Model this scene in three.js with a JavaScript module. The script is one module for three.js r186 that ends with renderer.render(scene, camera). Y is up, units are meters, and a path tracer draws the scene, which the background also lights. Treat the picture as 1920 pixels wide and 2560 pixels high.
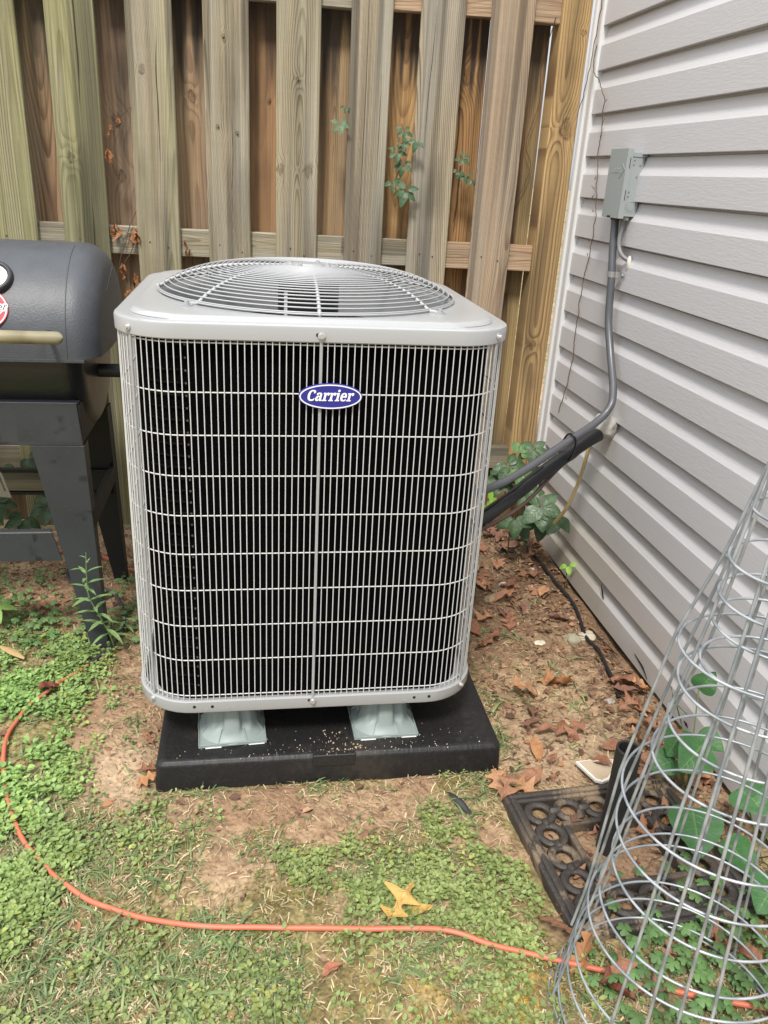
import * as THREE from 'three';
import { mergeGeometries, toCreasedNormals, mergeVertices } from 'three/addons/utils/BufferGeometryUtils.js';
import { RoundedBoxGeometry } from 'three/addons/geometries/RoundedBoxGeometry.js';
import { TextGeometry } from 'three/addons/geometries/TextGeometry.js';
import { FontLoader } from 'three/addons/loaders/FontLoader.js';

// ------------------------------------------------------------------ camera, sky, sun, exposure
const scene = new THREE.Scene();
const camera = new THREE.PerspectiveCamera(65.40, 768 / 1024, 0.05, 900);
{
  const p = THREE.MathUtils.degToRad(22.838), r = THREE.MathUtils.degToRad(3.4246), y = THREE.MathUtils.degToRad(9.951);
  const f = new THREE.Vector3(Math.sin(y) * Math.cos(p), -Math.sin(p), -Math.cos(y) * Math.cos(p));
  const rt = new THREE.Vector3(Math.cos(y), 0, Math.sin(y)), up = new THREE.Vector3().crossVectors(rt, f);
  const rt2 = rt.clone().multiplyScalar(Math.cos(r)).addScaledVector(up, Math.sin(r));
  const up2 = up.clone().multiplyScalar(Math.cos(r)).addScaledVector(rt, -Math.sin(r));
  camera.position.set(0, 1.3, 0);
  camera.quaternion.setFromRotationMatrix(new THREE.Matrix4().makeBasis(rt2, up2, f.clone().negate()));
}
const renderer = new THREE.WebGLRenderer({ antialias: true });
renderer.toneMapping = THREE.LinearToneMapping;
renderer.toneMappingExposure = 1.62;
renderer.outputColorSpace = THREE.SRGBColorSpace;
renderer.shadowMap.enabled = true;
renderer.shadowMap.type = THREE.PCFSoftShadowMap;
{ // hazy overcast sky: even, a little brighter high up
  const W = 256, H = 128, d = new Float32Array(W * H * 4);
  for (let j = 0; j < H; j++) for (let i = 0; i < W; i++) {
    const el = ((j + 0.5) / H - 0.5) * Math.PI, s = Math.sin(el), az = (i + 0.5) / W * Math.PI * 2;
    let v = s > 0 ? 0.36 + 0.92 * Math.pow(s, 0.95) : 0.18;
    v *= 1 + 0.08 * Math.sin(az * 3 + s * 4) * Math.max(0, s) + 0.05 * Math.sin(az * 7 - s * 9) * Math.max(0, s);
    const k = (j * W + i) * 4;
    d[k] = v * (s > 0 ? 0.97 : 0.9); d[k + 1] = v * (s > 0 ? 1.0 : 0.95); d[k + 2] = v * (s > 0 ? 1.05 : 0.8); d[k + 3] = 1;
  }
  const t = new THREE.DataTexture(d, W, H, THREE.RGBAFormat, THREE.FloatType);
  t.mapping = THREE.EquirectangularReflectionMapping; t.magFilter = t.minFilter = THREE.LinearFilter; t.needsUpdate = true;
  scene.background = t; scene.environment = t;
}
const sun = new THREE.DirectionalLight(0xfff8f0, 2.3);
sun.position.set(-1.6, 6.4, 2.4); sun.target.position.set(0, 0, -1.6);
sun.castShadow = true; sun.shadow.mapSize.set(2048, 2048); sun.shadow.radius = 20;
Object.assign(sun.shadow.camera, { left: -5, right: 5, top: 5, bottom: -5, near: 0.5, far: 20 });
scene.add(sun, sun.target);

// ------------------------------------------------------------------ helpers
function RNG(a) { return () => { a |= 0; a = a + 0x6D2B79F5 | 0; let t = Math.imul(a ^ a >>> 15, 1 | a); t = t + Math.imul(t ^ t >>> 7, 61 | t) ^ t; return ((t ^ t >>> 14) >>> 0) / 4294967296; }; }
const rnd = RNG(7);
const rr = (a, b, f = rnd) => a + (b - a) * f();
const PERM = new Float32Array(65536); { const g = RNG(99); for (let i = 0; i < 65536; i++) PERM[i] = g(); }
function vn(x, y, s = 0) { // value noise 0..1
  const xi = Math.floor(x), yi = Math.floor(y); let fx = x - xi, fy = y - yi;
  fx = fx * fx * (3 - 2 * fx); fy = fy * fy * (3 - 2 * fy);
  const h = (a, b) => PERM[((a * 73) ^ (b * 4951) ^ (s * 9176 + 131)) & 65535];
  const a = h(xi, yi), b = h(xi + 1, yi), c = h(xi, yi + 1), d = h(xi + 1, yi + 1);
  return a + (b - a) * fx + (c - a) * fy + (a - b - c + d) * fx * fy;
}
const fbm = (x, y, s = 0, o = 4) => { let v = 0, a = 0.5, t = 0; for (let i = 0; i < o; i++) { v += a * vn(x, y, s + i); t += a; x *= 2.03; y *= 2.03; a *= 0.5; } return v / t; };
const sst = (a, b, x) => { const t = Math.min(1, Math.max(0, (x - a) / (b - a))); return t * t * (3 - 2 * t); };
const mix = (a, b, t) => a + (b - a) * t;
const mix3 = (a, b, t) => [mix(a[0], b[0], t), mix(a[1], b[1], t), mix(a[2], b[2], t)];
const enc = v => { v = Math.min(1, Math.max(0, v)); return 255 * (v <= 0.0031308 ? 12.92 * v : 1.055 * Math.pow(v, 1 / 2.4) - 0.055); };
const LUT = new Uint8Array(4097); for (let i = 0; i <= 4096; i++) LUT[i] = Math.round(enc(i / 4096));
const e8 = v => LUT[v <= 0 ? 0 : v >= 1 ? 4096 : (v * 4096) | 0];
function tex(W, H, fn, srgb = true, wrap = THREE.RepeatWrapping) { // fn(u,v) -> [r,g,b] linear, or a number
  const d = new Uint8Array(W * H * 4);
  for (let j = 0; j < H; j++) for (let i = 0; i < W; i++) {
    const c = fn((i + 0.5) / W, (j + 0.5) / H), k = (j * W + i) * 4;
    if (typeof c === 'number') { d[k] = d[k + 1] = d[k + 2] = Math.max(0, Math.min(255, c * 255)); }
    else if (srgb) { d[k] = e8(c[0]); d[k + 1] = e8(c[1]); d[k + 2] = e8(c[2]); }
    else { d[k] = c[0] * 255; d[k + 1] = c[1] * 255; d[k + 2] = c[2] * 255; }
    d[k + 3] = 255;
  }
  const t = new THREE.DataTexture(d, W, H); if (srgb) t.colorSpace = THREE.SRGBColorSpace;
  t.wrapS = t.wrapT = wrap; t.magFilter = THREE.LinearFilter; t.minFilter = THREE.LinearMipmapLinearFilter; t.generateMipmaps = true; t.needsUpdate = true;
  return t;
}
const lin = (r, g, b) => new THREE.Color().setRGB(r, g, b);
const std = (c, rough = 0.7, o = {}) => new THREE.MeshStandardMaterial({ color: lin(...c), roughness: rough, side: THREE.DoubleSide, ...o });
const phys = (c, rough, o = {}) => new THREE.MeshPhysicalMaterial({ color: lin(...c), roughness: rough, side: THREE.DoubleSide, ...o });

const used = {};
function numbered(n) { const k = used[n] = (used[n] ?? -1) + 1; return k ? `${n}_${String(k).padStart(3, '0')}` : n; }
function tag(o, label, category, group, kind) { if (label) o.userData.label = label; if (category) o.userData.category = category; if (group) o.userData.group = group; if (kind) o.userData.kind = kind; return o; }
function thing(name, label, category, base = [0, 0, 0], group) {
  const o = new THREE.Group(); o.name = numbered(name); o.position.set(...base); scene.add(o); return tag(o, label, category, group);
}
const clean = g => { let q = g.index ? g.toNonIndexed() : g; for (const k of Object.keys(q.attributes)) if (!['position', 'normal', 'uv'].includes(k)) q.deleteAttribute(k); if (!q.attributes.uv) q.setAttribute('uv', new THREE.Float32BufferAttribute(new Float32Array(q.attributes.position.count * 2), 2)); return q; };
const join = gs => Array.isArray(gs) ? (gs.length === 1 ? gs[0] : mergeGeometries(gs.map(clean))) : gs;
function worldOff(p) { const v = new THREE.Vector3(); while (p && p !== scene) { v.add(p.position); p = p.parent; } return v; }
// geometry is given in scene coordinates; the part is set relative to its parent
function part(name, gs, mat, parent = scene) {
  let g = join(gs); const o = worldOff(parent); if (o.lengthSq()) { g = g.clone(); g.translate(-o.x, -o.y, -o.z); }
  const m = new THREE.Mesh(g, mat); m.name = parent === scene ? numbered(name) : name; m.castShadow = m.receiveShadow = true; parent.add(m); return m;
}
function box(x0, x1, y0, y1, z0, z1, r = 0.002) {
  const w = x1 - x0, h = y1 - y0, d = z1 - z0; r = Math.min(r, w / 2.1, h / 2.1, d / 2.1);
  return (r > 0 ? new RoundedBoxGeometry(w, h, d, 1, r) : new THREE.BoxGeometry(w, h, d)).translate((x0 + x1) / 2, (y0 + y1) / 2, (z0 + z1) / 2);
}
const V3 = (a) => new THREE.Vector3(...a);
function spline(pts, n) { const c = new THREE.CatmullRomCurve3(pts.map(V3), false, 'centripetal'); return c.getSpacedPoints(n).map(v => [v.x, v.y, v.z]); }
// swept tube with parallel transport; r is a number or f(t); caps closed
function tube(pts, r, k = 8, closed = false, cap = true) {
  const P = pts.map(V3), n = P.length, pos = [], nor = [], uv = [], idx = [];
  let nrm = null; const T = []; let L = 0;
  for (let i = 0; i < n; i++) {
    const a = P[closed ? (i - 1 + n) % n : Math.max(0, i - 1)], b = P[closed ? (i + 1) % n : Math.min(n - 1, i + 1)];
    T.push(new THREE.Vector3().subVectors(b, a).normalize());
  }
  const rows = closed ? n + 1 : n;
  for (let q = 0; q < rows; q++) {
    const i = q % n, t = T[i]; if (q) L += P[i].distanceTo(P[(i - 1 + n) % n]);
    if (!nrm) { nrm = Math.abs(t.y) < 0.9 ? new THREE.Vector3(0, 1, 0) : new THREE.Vector3(1, 0, 0); }
    nrm = nrm.clone().addScaledVector(t, -nrm.dot(t)).normalize(); const bn = new THREE.Vector3().crossVectors(t, nrm);
    const R = typeof r === 'number' ? r : r(q / (rows - 1), L);
    for (let j = 0; j <= k; j++) {
      const a = j / k * Math.PI * 2, d = nrm.clone().multiplyScalar(Math.cos(a)).addScaledVector(bn, Math.sin(a));
      pos.push(P[i].x + d.x * R, P[i].y + d.y * R, P[i].z + d.z * R); nor.push(d.x, d.y, d.z); uv.push(L, j / k * 2 * Math.PI * R);
    }
  }
  for (let i = 0; i < rows - 1; i++) for (let j = 0; j < k; j++) { const a = i * (k + 1) + j, b = a + k + 1; idx.push(a, a + 1, b, b, a + 1, b + 1); }
  if (!closed && cap) for (const e of [0, rows - 1]) {
    const c = pos.length / 3, s = e ? 1 : -1, t = T[e], R = typeof r === 'number' ? r : r(e ? 1 : 0, e ? L : 0);
    pos.push(P[e].x + t.x * s * R * 0.35, P[e].y + t.y * s * R * 0.35, P[e].z + t.z * s * R * 0.35); nor.push(t.x * s, t.y * s, t.z * s); uv.push(e ? L : 0, 0);
    for (let j = 0; j < k; j++) { const a = e * (k + 1) + j; e ? idx.push(a, a + 1, c) : idx.push(a, c, a + 1); }
  }
  const g = new THREE.BufferGeometry();
  g.setAttribute('position', new THREE.Float32BufferAttribute(pos, 3)); g.setAttribute('normal', new THREE.Float32BufferAttribute(nor, 3)); g.setAttribute('uv', new THREE.Float32BufferAttribute(uv, 2)); g.setIndex(idx);
  return g;
}
// grid surface from f(i,j) -> [x,y,z]
function grid(ni, nj, f, uvf, crease = 0) {
  const pos = [], uv = [], idx = [];
  for (let i = 0; i <= ni; i++) for (let j = 0; j <= nj; j++) { const p = f(i, j); pos.push(...p); const q = uvf ? uvf(i, j, p) : [i / ni, j / nj]; uv.push(...q); }
  for (let i = 0; i < ni; i++) for (let j = 0; j < nj; j++) { const a = i * (nj + 1) + j, b = a + nj + 1; idx.push(a, a + 1, b, b, a + 1, b + 1); }
  const g = new THREE.BufferGeometry(); g.setAttribute('position', new THREE.Float32BufferAttribute(pos, 3)); g.setAttribute('uv', new THREE.Float32BufferAttribute(uv, 2)); g.setIndex(idx); g.computeVertexNormals();
  return crease ? toCreasedNormals(g, crease) : g;
}
const disc = (c, r, dir, h = 0.002, seg = 10) => { const g = new THREE.CylinderGeometry(r, r, h, seg); g.applyQuaternion(new THREE.Quaternion().setFromUnitVectors(new THREE.Vector3(0, 1, 0), V3(dir).normalize())); return g.translate(...c); };
const font = async n => new FontLoader().loadAsync(`fonts/droid/${n}.typeface.json`);
const fSerif = await font('droid_serif_bold'), fSans = await font('droid_sans_bold');

// ------------------------------------------------------------------ ground
function inPoly(P, x, z) { let c = false; for (let i = 0, j = P.length - 1; i < P.length; j = i++) { const [xi, zi] = P[i], [xj, zj] = P[j]; if ((zi > z) !== (zj > z) && x < (xj - xi) * (z - zi) / (zj - zi) + xi) c = !c; } return c; }
function sdPoly(P, x, z) { let d = 1e9; for (let i = 0, j = P.length - 1; i < P.length; j = i++) { const [ax, az] = P[j], [bx, bz] = P[i]; const ex = bx - ax, ez = bz - az; let t = ((x - ax) * ex + (z - az) * ez) / (ex * ex + ez * ez); t = Math.max(0, Math.min(1, t)); d = Math.min(d, Math.hypot(x - ax - t * ex, z - az - t * ez)); } return inPoly(P, x, z) ? d : -d; }
const SOIL = [
  [[-.36, -2.12], [-.25, -2.2], [-.2, -1.9], [-.18, -1.47], [-.22, -1.40], [-.30, -1.40], [-.41, -1.49], [-.46, -1.60], [-.45, -1.76], [-.44, -1.90], [-.40, -2.0]],
  [[-.24, -1.47], [.0, -1.45], [.4, -1.48], [.45, -1.45], [.36, -1.36], [.27, -1.30], [.13, -1.26], [.04, -1.30], [-.10, -1.27], [-.22, -1.36]],
  [[.57, -3.2], [1.3, -3.2], [1.3, -1.25], [.95, -1.2], [.83, -1.385], [.62, -1.395], [.58, -1.46]],
  [[-.13, -1.26], [.02, -1.24], [.0, -1.17], [-.10, -1.165]],
  [[.46, -1.27], [.53, -1.30], [.55, -1.21], [.50, -1.17], [.45, -1.21]],
  [[.56, -1.33], [.83, -1.37], [.96, -1.14], [.79, -.98], [.58, -1.02]],
  [[-.95, -2.9], [-.4, -2.9], [-.4, -2.25], [-.52, -2.12], [-.63, -2.2], [-.75, -2.36], [-.95, -2.3]],
];
const gLo = { x0: -1.7, z0: -3.3, n: 180, s: 3.2 / 180 };
const soilG = new Float32Array(181 * 181);
for (let j = 0; j <= 180; j++) for (let i = 0; i <= 180; i++) { const x = gLo.x0 + i * gLo.s, z = gLo.z0 + j * gLo.s; let m = -9; for (const P of SOIL) m = Math.max(m, sdPoly(P, x, z)); soilG[j * 181 + i] = Math.max(-.3, Math.min(.3, m)); }
function soilD(x, z) { let a = (x - gLo.x0) / gLo.s, b = (z - gLo.z0) / gLo.s; if (a < 0 || b < 0 || a >= 180 || b >= 180) return -.3; const i = a | 0, j = b | 0; a -= i; b -= j; const k = j * 181 + i; return mix(mix(soilG[k], soilG[k + 1], a), mix(soilG[k + 181], soilG[k + 182], a), b); }
const soil = (x, z) => sst(-.03, .035, soilD(x, z) + (fbm(x * 16, z * 16, 3, 3) - .5) * .12); // 1 = bare soil
const blob = (x, z, cx, cz, rx, rz) => Math.exp(-(((x - cx) / rx) ** 2 + ((z - cz) / rz) ** 2));
function cloverD(x, z) { // density of the small leaved mat
  let v = 1.25 * blob(x, z, -.66, -1.62, .24, .42) + 1.0 * blob(x, z, -.50, -1.27, .16, .22) + 1.0 * blob(x, z, -.40, -.93, .24, .17) + 1.1 * blob(x, z, .33, -1.19, .26, .13) + .9 * blob(x, z, .47, -1.06, .14, .14) + .55 * blob(x, z, .1, -1.24, .12, .07) + .4 * blob(x, z, -.15, -1.37, .12, .05) + .5 * blob(x, z, -.45, -2.0, .12, .1) + .35 * blob(x, z, .46, -1.42, .07, .05) + .45 * blob(x, z, .35, -.89, .08, .05) + .3 * blob(x, z, -.1, -.9, .3, .1);
  v *= sst(.36, .64, fbm(x * 10, z * 10, 11, 3)) * 1.35;
  return Math.max(0, v) * (1 - .93 * soil(x, z));
}
function grassD(x, z) {
  let v = .9 * blob(x, z, -.2, -1.22, .15, .15) + 1.0 * blob(x, z, .0, -.95, .35, .13) + .5 * blob(x, z, -.4, -1.1, .3, .2) + .35 + .5 * blob(x, z, -.32, -1.75, .1, .14);
  const edge = .9 * blob(x, z, .60, -1.66, .03, .2);
  v *= sst(.3, .6, fbm(x * 7, z * 7, 21, 3)) * (1 - .9 * soil(x, z)) * (1 - .7 * blob(x, z, .45, -.88, .13, .08));
  return Math.max(v, edge * sst(.4, .6, fbm(x * 30, z * 14, 25, 2)));
}
const mossY = (x, z) => Math.min(1, 1.1 * blob(x, z, .44, -.87, .09, .06) + .5 * blob(x, z, .28, -.93, .08, .05)) * sst(.3, .6, fbm(x * 14, z * 14, 8, 3));
function gh(x, z) {
  const near = sst(4, 1.6, Math.abs(x)) ;
  let h = (fbm(x * 3.1, z * 3.1, 31, 3) - .5) * .03 + (fbm(x * 14, z * 14, 33, 3) - .5) * .012 + (fbm(x * 55, z * 55, 35, 2) - .5) * .005;
  h += .03 * sst(-2.35, -2.75, z) * sst(.55, .8, x);
  h += .012 * blob(x, z, -.37, -1.72, .08, .16);
  const flat = sst(.05, -.02, Math.max(Math.abs(x - .175) - .40, Math.abs(z + 1.865) - .40));
  h = mix(h, -.012, flat);
  h -= .012 * sst(.95, 1.09, x);
  return h * near + .001;
}
const TG = 2.8, gx0 = -1.5, gz0 = -3.2;
const GN = 2048;
function groundCol(u, v) {
  const x = gx0 + u * TG, z = gz0 + v * TG;
  const n1 = fbm(x * 5, z * 5, 41, 3), n2 = fbm(x * 40, z * 40, 43, 3), n3 = vn(x * 260, z * 260, 45), n4 = vn(x * 110, z * 110, 47);
  const s = soil(x, z);
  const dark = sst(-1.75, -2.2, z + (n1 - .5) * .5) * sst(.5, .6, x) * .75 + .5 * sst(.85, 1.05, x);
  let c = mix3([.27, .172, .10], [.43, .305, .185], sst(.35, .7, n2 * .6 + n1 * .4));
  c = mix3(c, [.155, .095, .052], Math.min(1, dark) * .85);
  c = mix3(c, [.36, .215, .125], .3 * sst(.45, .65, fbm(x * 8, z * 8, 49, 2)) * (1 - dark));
  c = mix3(c, [.52, .40, .26], .55 * blob(x, z, -.3, -1.52, .09, .14) + .5 * blob(x, z, .75, -1.52, .2, .10));
  let l = mix3([.19, .15, .06], [.29, .235, .10], sst(.35, .65, n2));
  l = mix3(l, [.36, .26, .145], sst(.45, .65, fbm(x * 11, z * 11, 51, 3)) * .8);
  l = mix3(l, [.42, .30, .07], mossY(x, z));
  c = mix3(l, c, s);
  const k = mix((.62 + .62 * n3) * (.74 + .48 * n4), (.84 + .28 * n3) * (.86 + .26 * n4), s);
  return [c[0] * k, c[1] * k, c[2] * k];
}
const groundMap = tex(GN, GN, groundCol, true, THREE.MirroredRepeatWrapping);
const groundBump = tex(1024, 1024, (u, v) => { const x = u * 2.8, z = v * 2.8; return .45 * fbm(x * 38, z * 38, 61, 3) + .55 * vn(x * 170, z * 170, 65) ; }, false, THREE.MirroredRepeatWrapping);
{
  const ax = (lo, hi, st, far) => { const a = []; for (let v = lo; v <= hi + 1e-6; v += st) a.push(v); const up = far.map(f => hi + f), dn = far.map(f => lo - f).reverse(); return [...dn, ...a, ...up]; };
  const far = [.15, .5, 1.5, 4, 10, 30, 90, 300], xs = ax(-1.5, 1.25, .009, far), zs = ax(-3.1, -.5, .009, far);
  const g = grid(xs.length - 1, zs.length - 1, (i, j) => [xs[i], gh(xs[i], zs[j]), zs[j]], (i, j) => [(xs[i] - gx0) / TG, (zs[j] - gz0) / TG]);
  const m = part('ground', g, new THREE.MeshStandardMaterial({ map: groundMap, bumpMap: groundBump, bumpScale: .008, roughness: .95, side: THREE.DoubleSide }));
  tag(m, 'bare reddish brown soil and thin lawn sloping round the unit', null, null, 'structure');
}
// ------------------------------------------------------------------ wood
function woodTex(o) {
  const { seed, light, dark, green = 0, grey = 0, freq = 210, d0 = .05, u0 = .0, knots = [], cracks = [], contrast = .85, W = 256, H = 1408, top = 0, w = .14, h = 2.2, tone = .88, streak = 1 } = o;
  const bump = new Float32Array(W * H);
  const map = tex(W, H, (a, b) => {
    const u = (a - .5) * w, v = b * h;
    const du = u - u0 - (vn(v * 1.3, 1, seed) - .5) * .05, dd = d0 * (vn(v * .9, 5, seed + 1) * 1.5 - .15) + .004 * vn(v * 6, 3, seed + 2);
    let r = Math.sqrt(du * du + dd * dd) + .0016 * (vn(u * 55, v * 4, seed + 3) - .5) + .0035 * (vn(u * 14, v * 2.2, seed + 9) - .5);
    let core = 0, ring = 0;
    for (const [ku, kv, kr0] of knots) { const dx = u - ku, dy = (v - kv) * .66; if (dx * dx + dy * dy > 36 * kr0 * kr0) continue; const ag = Math.atan2(dy, dx), kr = kr0 * (.72 + .5 * vn(ag * 1.1 + 9, kv * 17, seed)), q = Math.sqrt(dx * dx + dy * dy); r += kr * 1.3 * Math.exp(-(q * q) / (6.5 * kr * kr)); if (q < kr * 1.25) { core = Math.max(core, .8 * sst(kr * 1.15, kr * .6, q + (vn(u * 180, v * 180, seed) - .5) * kr * .5)); ring = Math.max(ring, Math.exp(-(((q - kr) / (kr * .2)) ** 2)) * sst(.3, .75, vn(ag * 1.3 + 3, kv * 31, seed + 2))); } }
    const f = r * freq, ph = f - Math.floor(f), yr = PERM[(Math.floor(f) * 37 + seed * 101) & 65535];
    const late = sst(.35, .86, ph) * (1 - sst(.93, 1, ph)) * (.45 + .55 * yr);
    const fib = vn(u * 1500, v * 22, seed + 4) - .5, fib2 = vn(u * 420, v * 7, seed + 5) - .5;
    let t = late * contrast + fib * .34 + fib2 * .3;
    let c = mix3(light, dark, Math.max(0, Math.min(1, t)));
    const k = 1 + fib * .22 + fib2 * .14 + (vn(u * 18, v * 2, seed + 6) - .5) * .36 + (vn(u * 90, v * 1.6, seed + 10) - .5) * .34 + (vn(u * 260, v * 1.3, seed + 22) - .5) * .38; c = [c[0] * k, c[1] * k, c[2] * k];
    const gy = grey * sst(.3, .7, fbm(u * 26, v * 2.2, seed + 7, 3)); c = mix3(c, [.36 * k, .335 * k, .28 * k], gy);
    const gn = green * sst(.25, .75, fbm(u * 22 + 3, v * 1.6, seed + 8, 3)); c = mix3(c, [.29 * k, .28 * k, .12 * k], gn);
    if (top) c = mix3(c, [.035, .028, .022], top * sst(1.5, 1.78, v + (fbm(u * 60, v * 3, seed, 2) - .5) * .5));  // black mould stain up high, with the top rail's shade painted in too
    if (core) { const s = .5 + .5 * Math.sin(core * 14 + vn(u * 300, v * 300, seed) * 4); c = mix3(c, [c[0] * (.36 + .3 * s), c[1] * (.32 + .28 * s), c[2] * (.28 + .26 * s)], core * .9); }
    if (ring) c = mix3(c, [.06, .04, .026], ring * .7);
    for (const [ku, kv, kr] of knots) { if (kr > .0075) continue; const q = Math.hypot(u - ku - kr * .15, (v - kv) * .8) + (vn(u * 500, v * 500, seed) - .5) * kr * .3; if (q < kr * .5) c = mix3(c, [.02, .014, .01], sst(kr * .5, kr * .28, q)); }
    { const sw = (vn(u * 9, v * 260, seed + 24) - .5) * .035; c = [c[0] * (1 + sw), c[1] * (1 + sw), c[2] * (1 + sw)]; }
    let cr = 0; for (const [cu, v0, v1, cw] of cracks) { if (v > v0 && v < v1) { const q = Math.abs(u - cu - (vn(v * 9, 2, seed + 12) - .5) * .008 - (v - v0) * .012), e = Math.min(1, (v - v0) / .12, (v1 - v) / .12); cr = Math.max(cr, sst(cw * e, cw * e * .35, q)); } }
    if (cr) c = mix3(c, [.035, .026, .02], cr * .9);
    const sc = tone * (1 - .45 * streak * sst(.55, .8, vn(u * 36, v * 1.1, seed + 20))) * (1 - .3 * sst(.6, .85, fbm(u * 10, v * 3.2, seed + 21, 3))); c = [c[0] * sc, c[1] * sc, c[2] * sc];
    bump[Math.min(H - 1, (b * H) | 0) * W + Math.min(W - 1, (a * W) | 0)] = .55 + late * .25 + fib * .5 + fib2 * .2 - cr * .5 - core * .1;
    return c;
  });
  const bm = tex(W, H, (a, b) => bump[((b * H) | 0) * W + ((a * W) | 0)], false);
  return new THREE.MeshStandardMaterial({ map, bumpMap: bm, bumpScale: .0014, roughness: .88, side: THREE.DoubleSide });
}
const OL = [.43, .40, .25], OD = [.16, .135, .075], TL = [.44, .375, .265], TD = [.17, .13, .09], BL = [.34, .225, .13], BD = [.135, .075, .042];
const frontW = [
  woodTex({ seed: 11, light: OL, dark: OD, green: .75, freq: 150, d0: .045, u0: .06, contrast: 1.1, knots: [], cracks: [] }),
  woodTex({ seed: 12, u0: -.03, contrast: 1.05, light: OL, dark: OD, green: .7, grey: .3, freq: 190, d0: .06, knots: [[-.03, 1.30, .011]], cracks: [[.012, 1.44, 1.95, .0035], [.02, .9, 1.2, .003]] }),
  woodTex({ seed: 13, u0: 0.055, contrast: 1.1, light: TL, dark: TD, green: .55, grey: .4, freq: 260, d0: .07, knots: [[-.028, 1.56, .009]], cracks: [[.014, 1.3, 1.68, .0025]] }),
  woodTex({ seed: 14, u0: -0.05, contrast: 1.1, cracks: [[.01, 1.1, 1.5, .0014]], light: TL, dark: TD, green: .25, grey: .6, freq: 230, d0: .05, knots: [[-.03, 1.41, .006], [.03, 1.395, .006], [-.008, 1.66, .007]] }),
  woodTex({ seed: 15, u0: 0.02, contrast: 1.1, cracks: [[-.045, 1.24, 1.3, .003], [.02, 1.5, 1.75, .0016]], light: TL, dark: TD, green: .3, grey: .5, freq: 200, d0: .055, knots: [[.035, 1.30, .016], [.0, 1.56, .007], [-.055, 1.30, .013]] }),
  woodTex({ seed: 16, u0: 0.07, contrast: 1.1, cracks: [[-.02, 1.1, 1.9, .0013], [.035, 1.3, 1.6, .0015]], light: TL, dark: TD, green: .15, grey: .85, freq: 240, d0: .04 }),
  woodTex({ seed: 17, u0: -0.06, contrast: 1.1, light: TL, dark: TD, green: .08, grey: .8, freq: 170, d0: .05, cracks: [[-.03, 1.38, 1.8, .0015]] }),
  woodTex({ seed: 18, u0: 0.06, contrast: 1.1, light: [.46, .35, .235], dark: [.25, .165, .10], grey: .35, freq: 300, d0: .07 }),
];
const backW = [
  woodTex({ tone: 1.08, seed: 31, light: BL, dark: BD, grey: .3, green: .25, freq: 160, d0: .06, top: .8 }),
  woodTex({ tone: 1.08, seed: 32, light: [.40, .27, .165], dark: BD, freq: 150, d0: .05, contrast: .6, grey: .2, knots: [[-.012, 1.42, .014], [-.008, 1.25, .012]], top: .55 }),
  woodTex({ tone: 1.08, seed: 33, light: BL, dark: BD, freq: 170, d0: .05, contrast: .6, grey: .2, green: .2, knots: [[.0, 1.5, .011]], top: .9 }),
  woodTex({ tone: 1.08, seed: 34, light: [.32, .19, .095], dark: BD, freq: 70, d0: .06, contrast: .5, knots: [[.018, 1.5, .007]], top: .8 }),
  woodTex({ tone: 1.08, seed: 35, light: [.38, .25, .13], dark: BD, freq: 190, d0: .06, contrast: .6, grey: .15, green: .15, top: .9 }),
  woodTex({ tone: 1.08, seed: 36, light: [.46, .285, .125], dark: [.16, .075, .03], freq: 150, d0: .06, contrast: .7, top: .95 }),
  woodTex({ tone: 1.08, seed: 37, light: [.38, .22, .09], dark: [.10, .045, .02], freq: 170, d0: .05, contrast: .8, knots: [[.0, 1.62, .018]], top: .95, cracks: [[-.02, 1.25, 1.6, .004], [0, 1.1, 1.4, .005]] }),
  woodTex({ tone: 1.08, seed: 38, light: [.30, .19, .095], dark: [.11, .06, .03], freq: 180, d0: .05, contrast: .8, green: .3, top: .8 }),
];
const postW = woodTex({ seed: 51, light: [.47, .32, .145], dark: [.17, .095, .042], freq: 120, d0: .06, contrast: .8, w: .1, knots: [[.01, 1.48, .02], [.03, 1.76, .008], [-.01, .75, .012]] });
const railW = [
  woodTex({ seed: 61, light: TL, dark: TD, grey: .7, green: .2, freq: 170, w: .09, d0: .05, knots: [[0, .72, .013], [.01, 1.5, .01]] }),
  woodTex({ seed: 62, light: [.5, .35, .21], dark: [.26, .12, .06], freq: 120, w: .09, d0: .05, contrast: .8, grey: .2 }),
];
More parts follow.
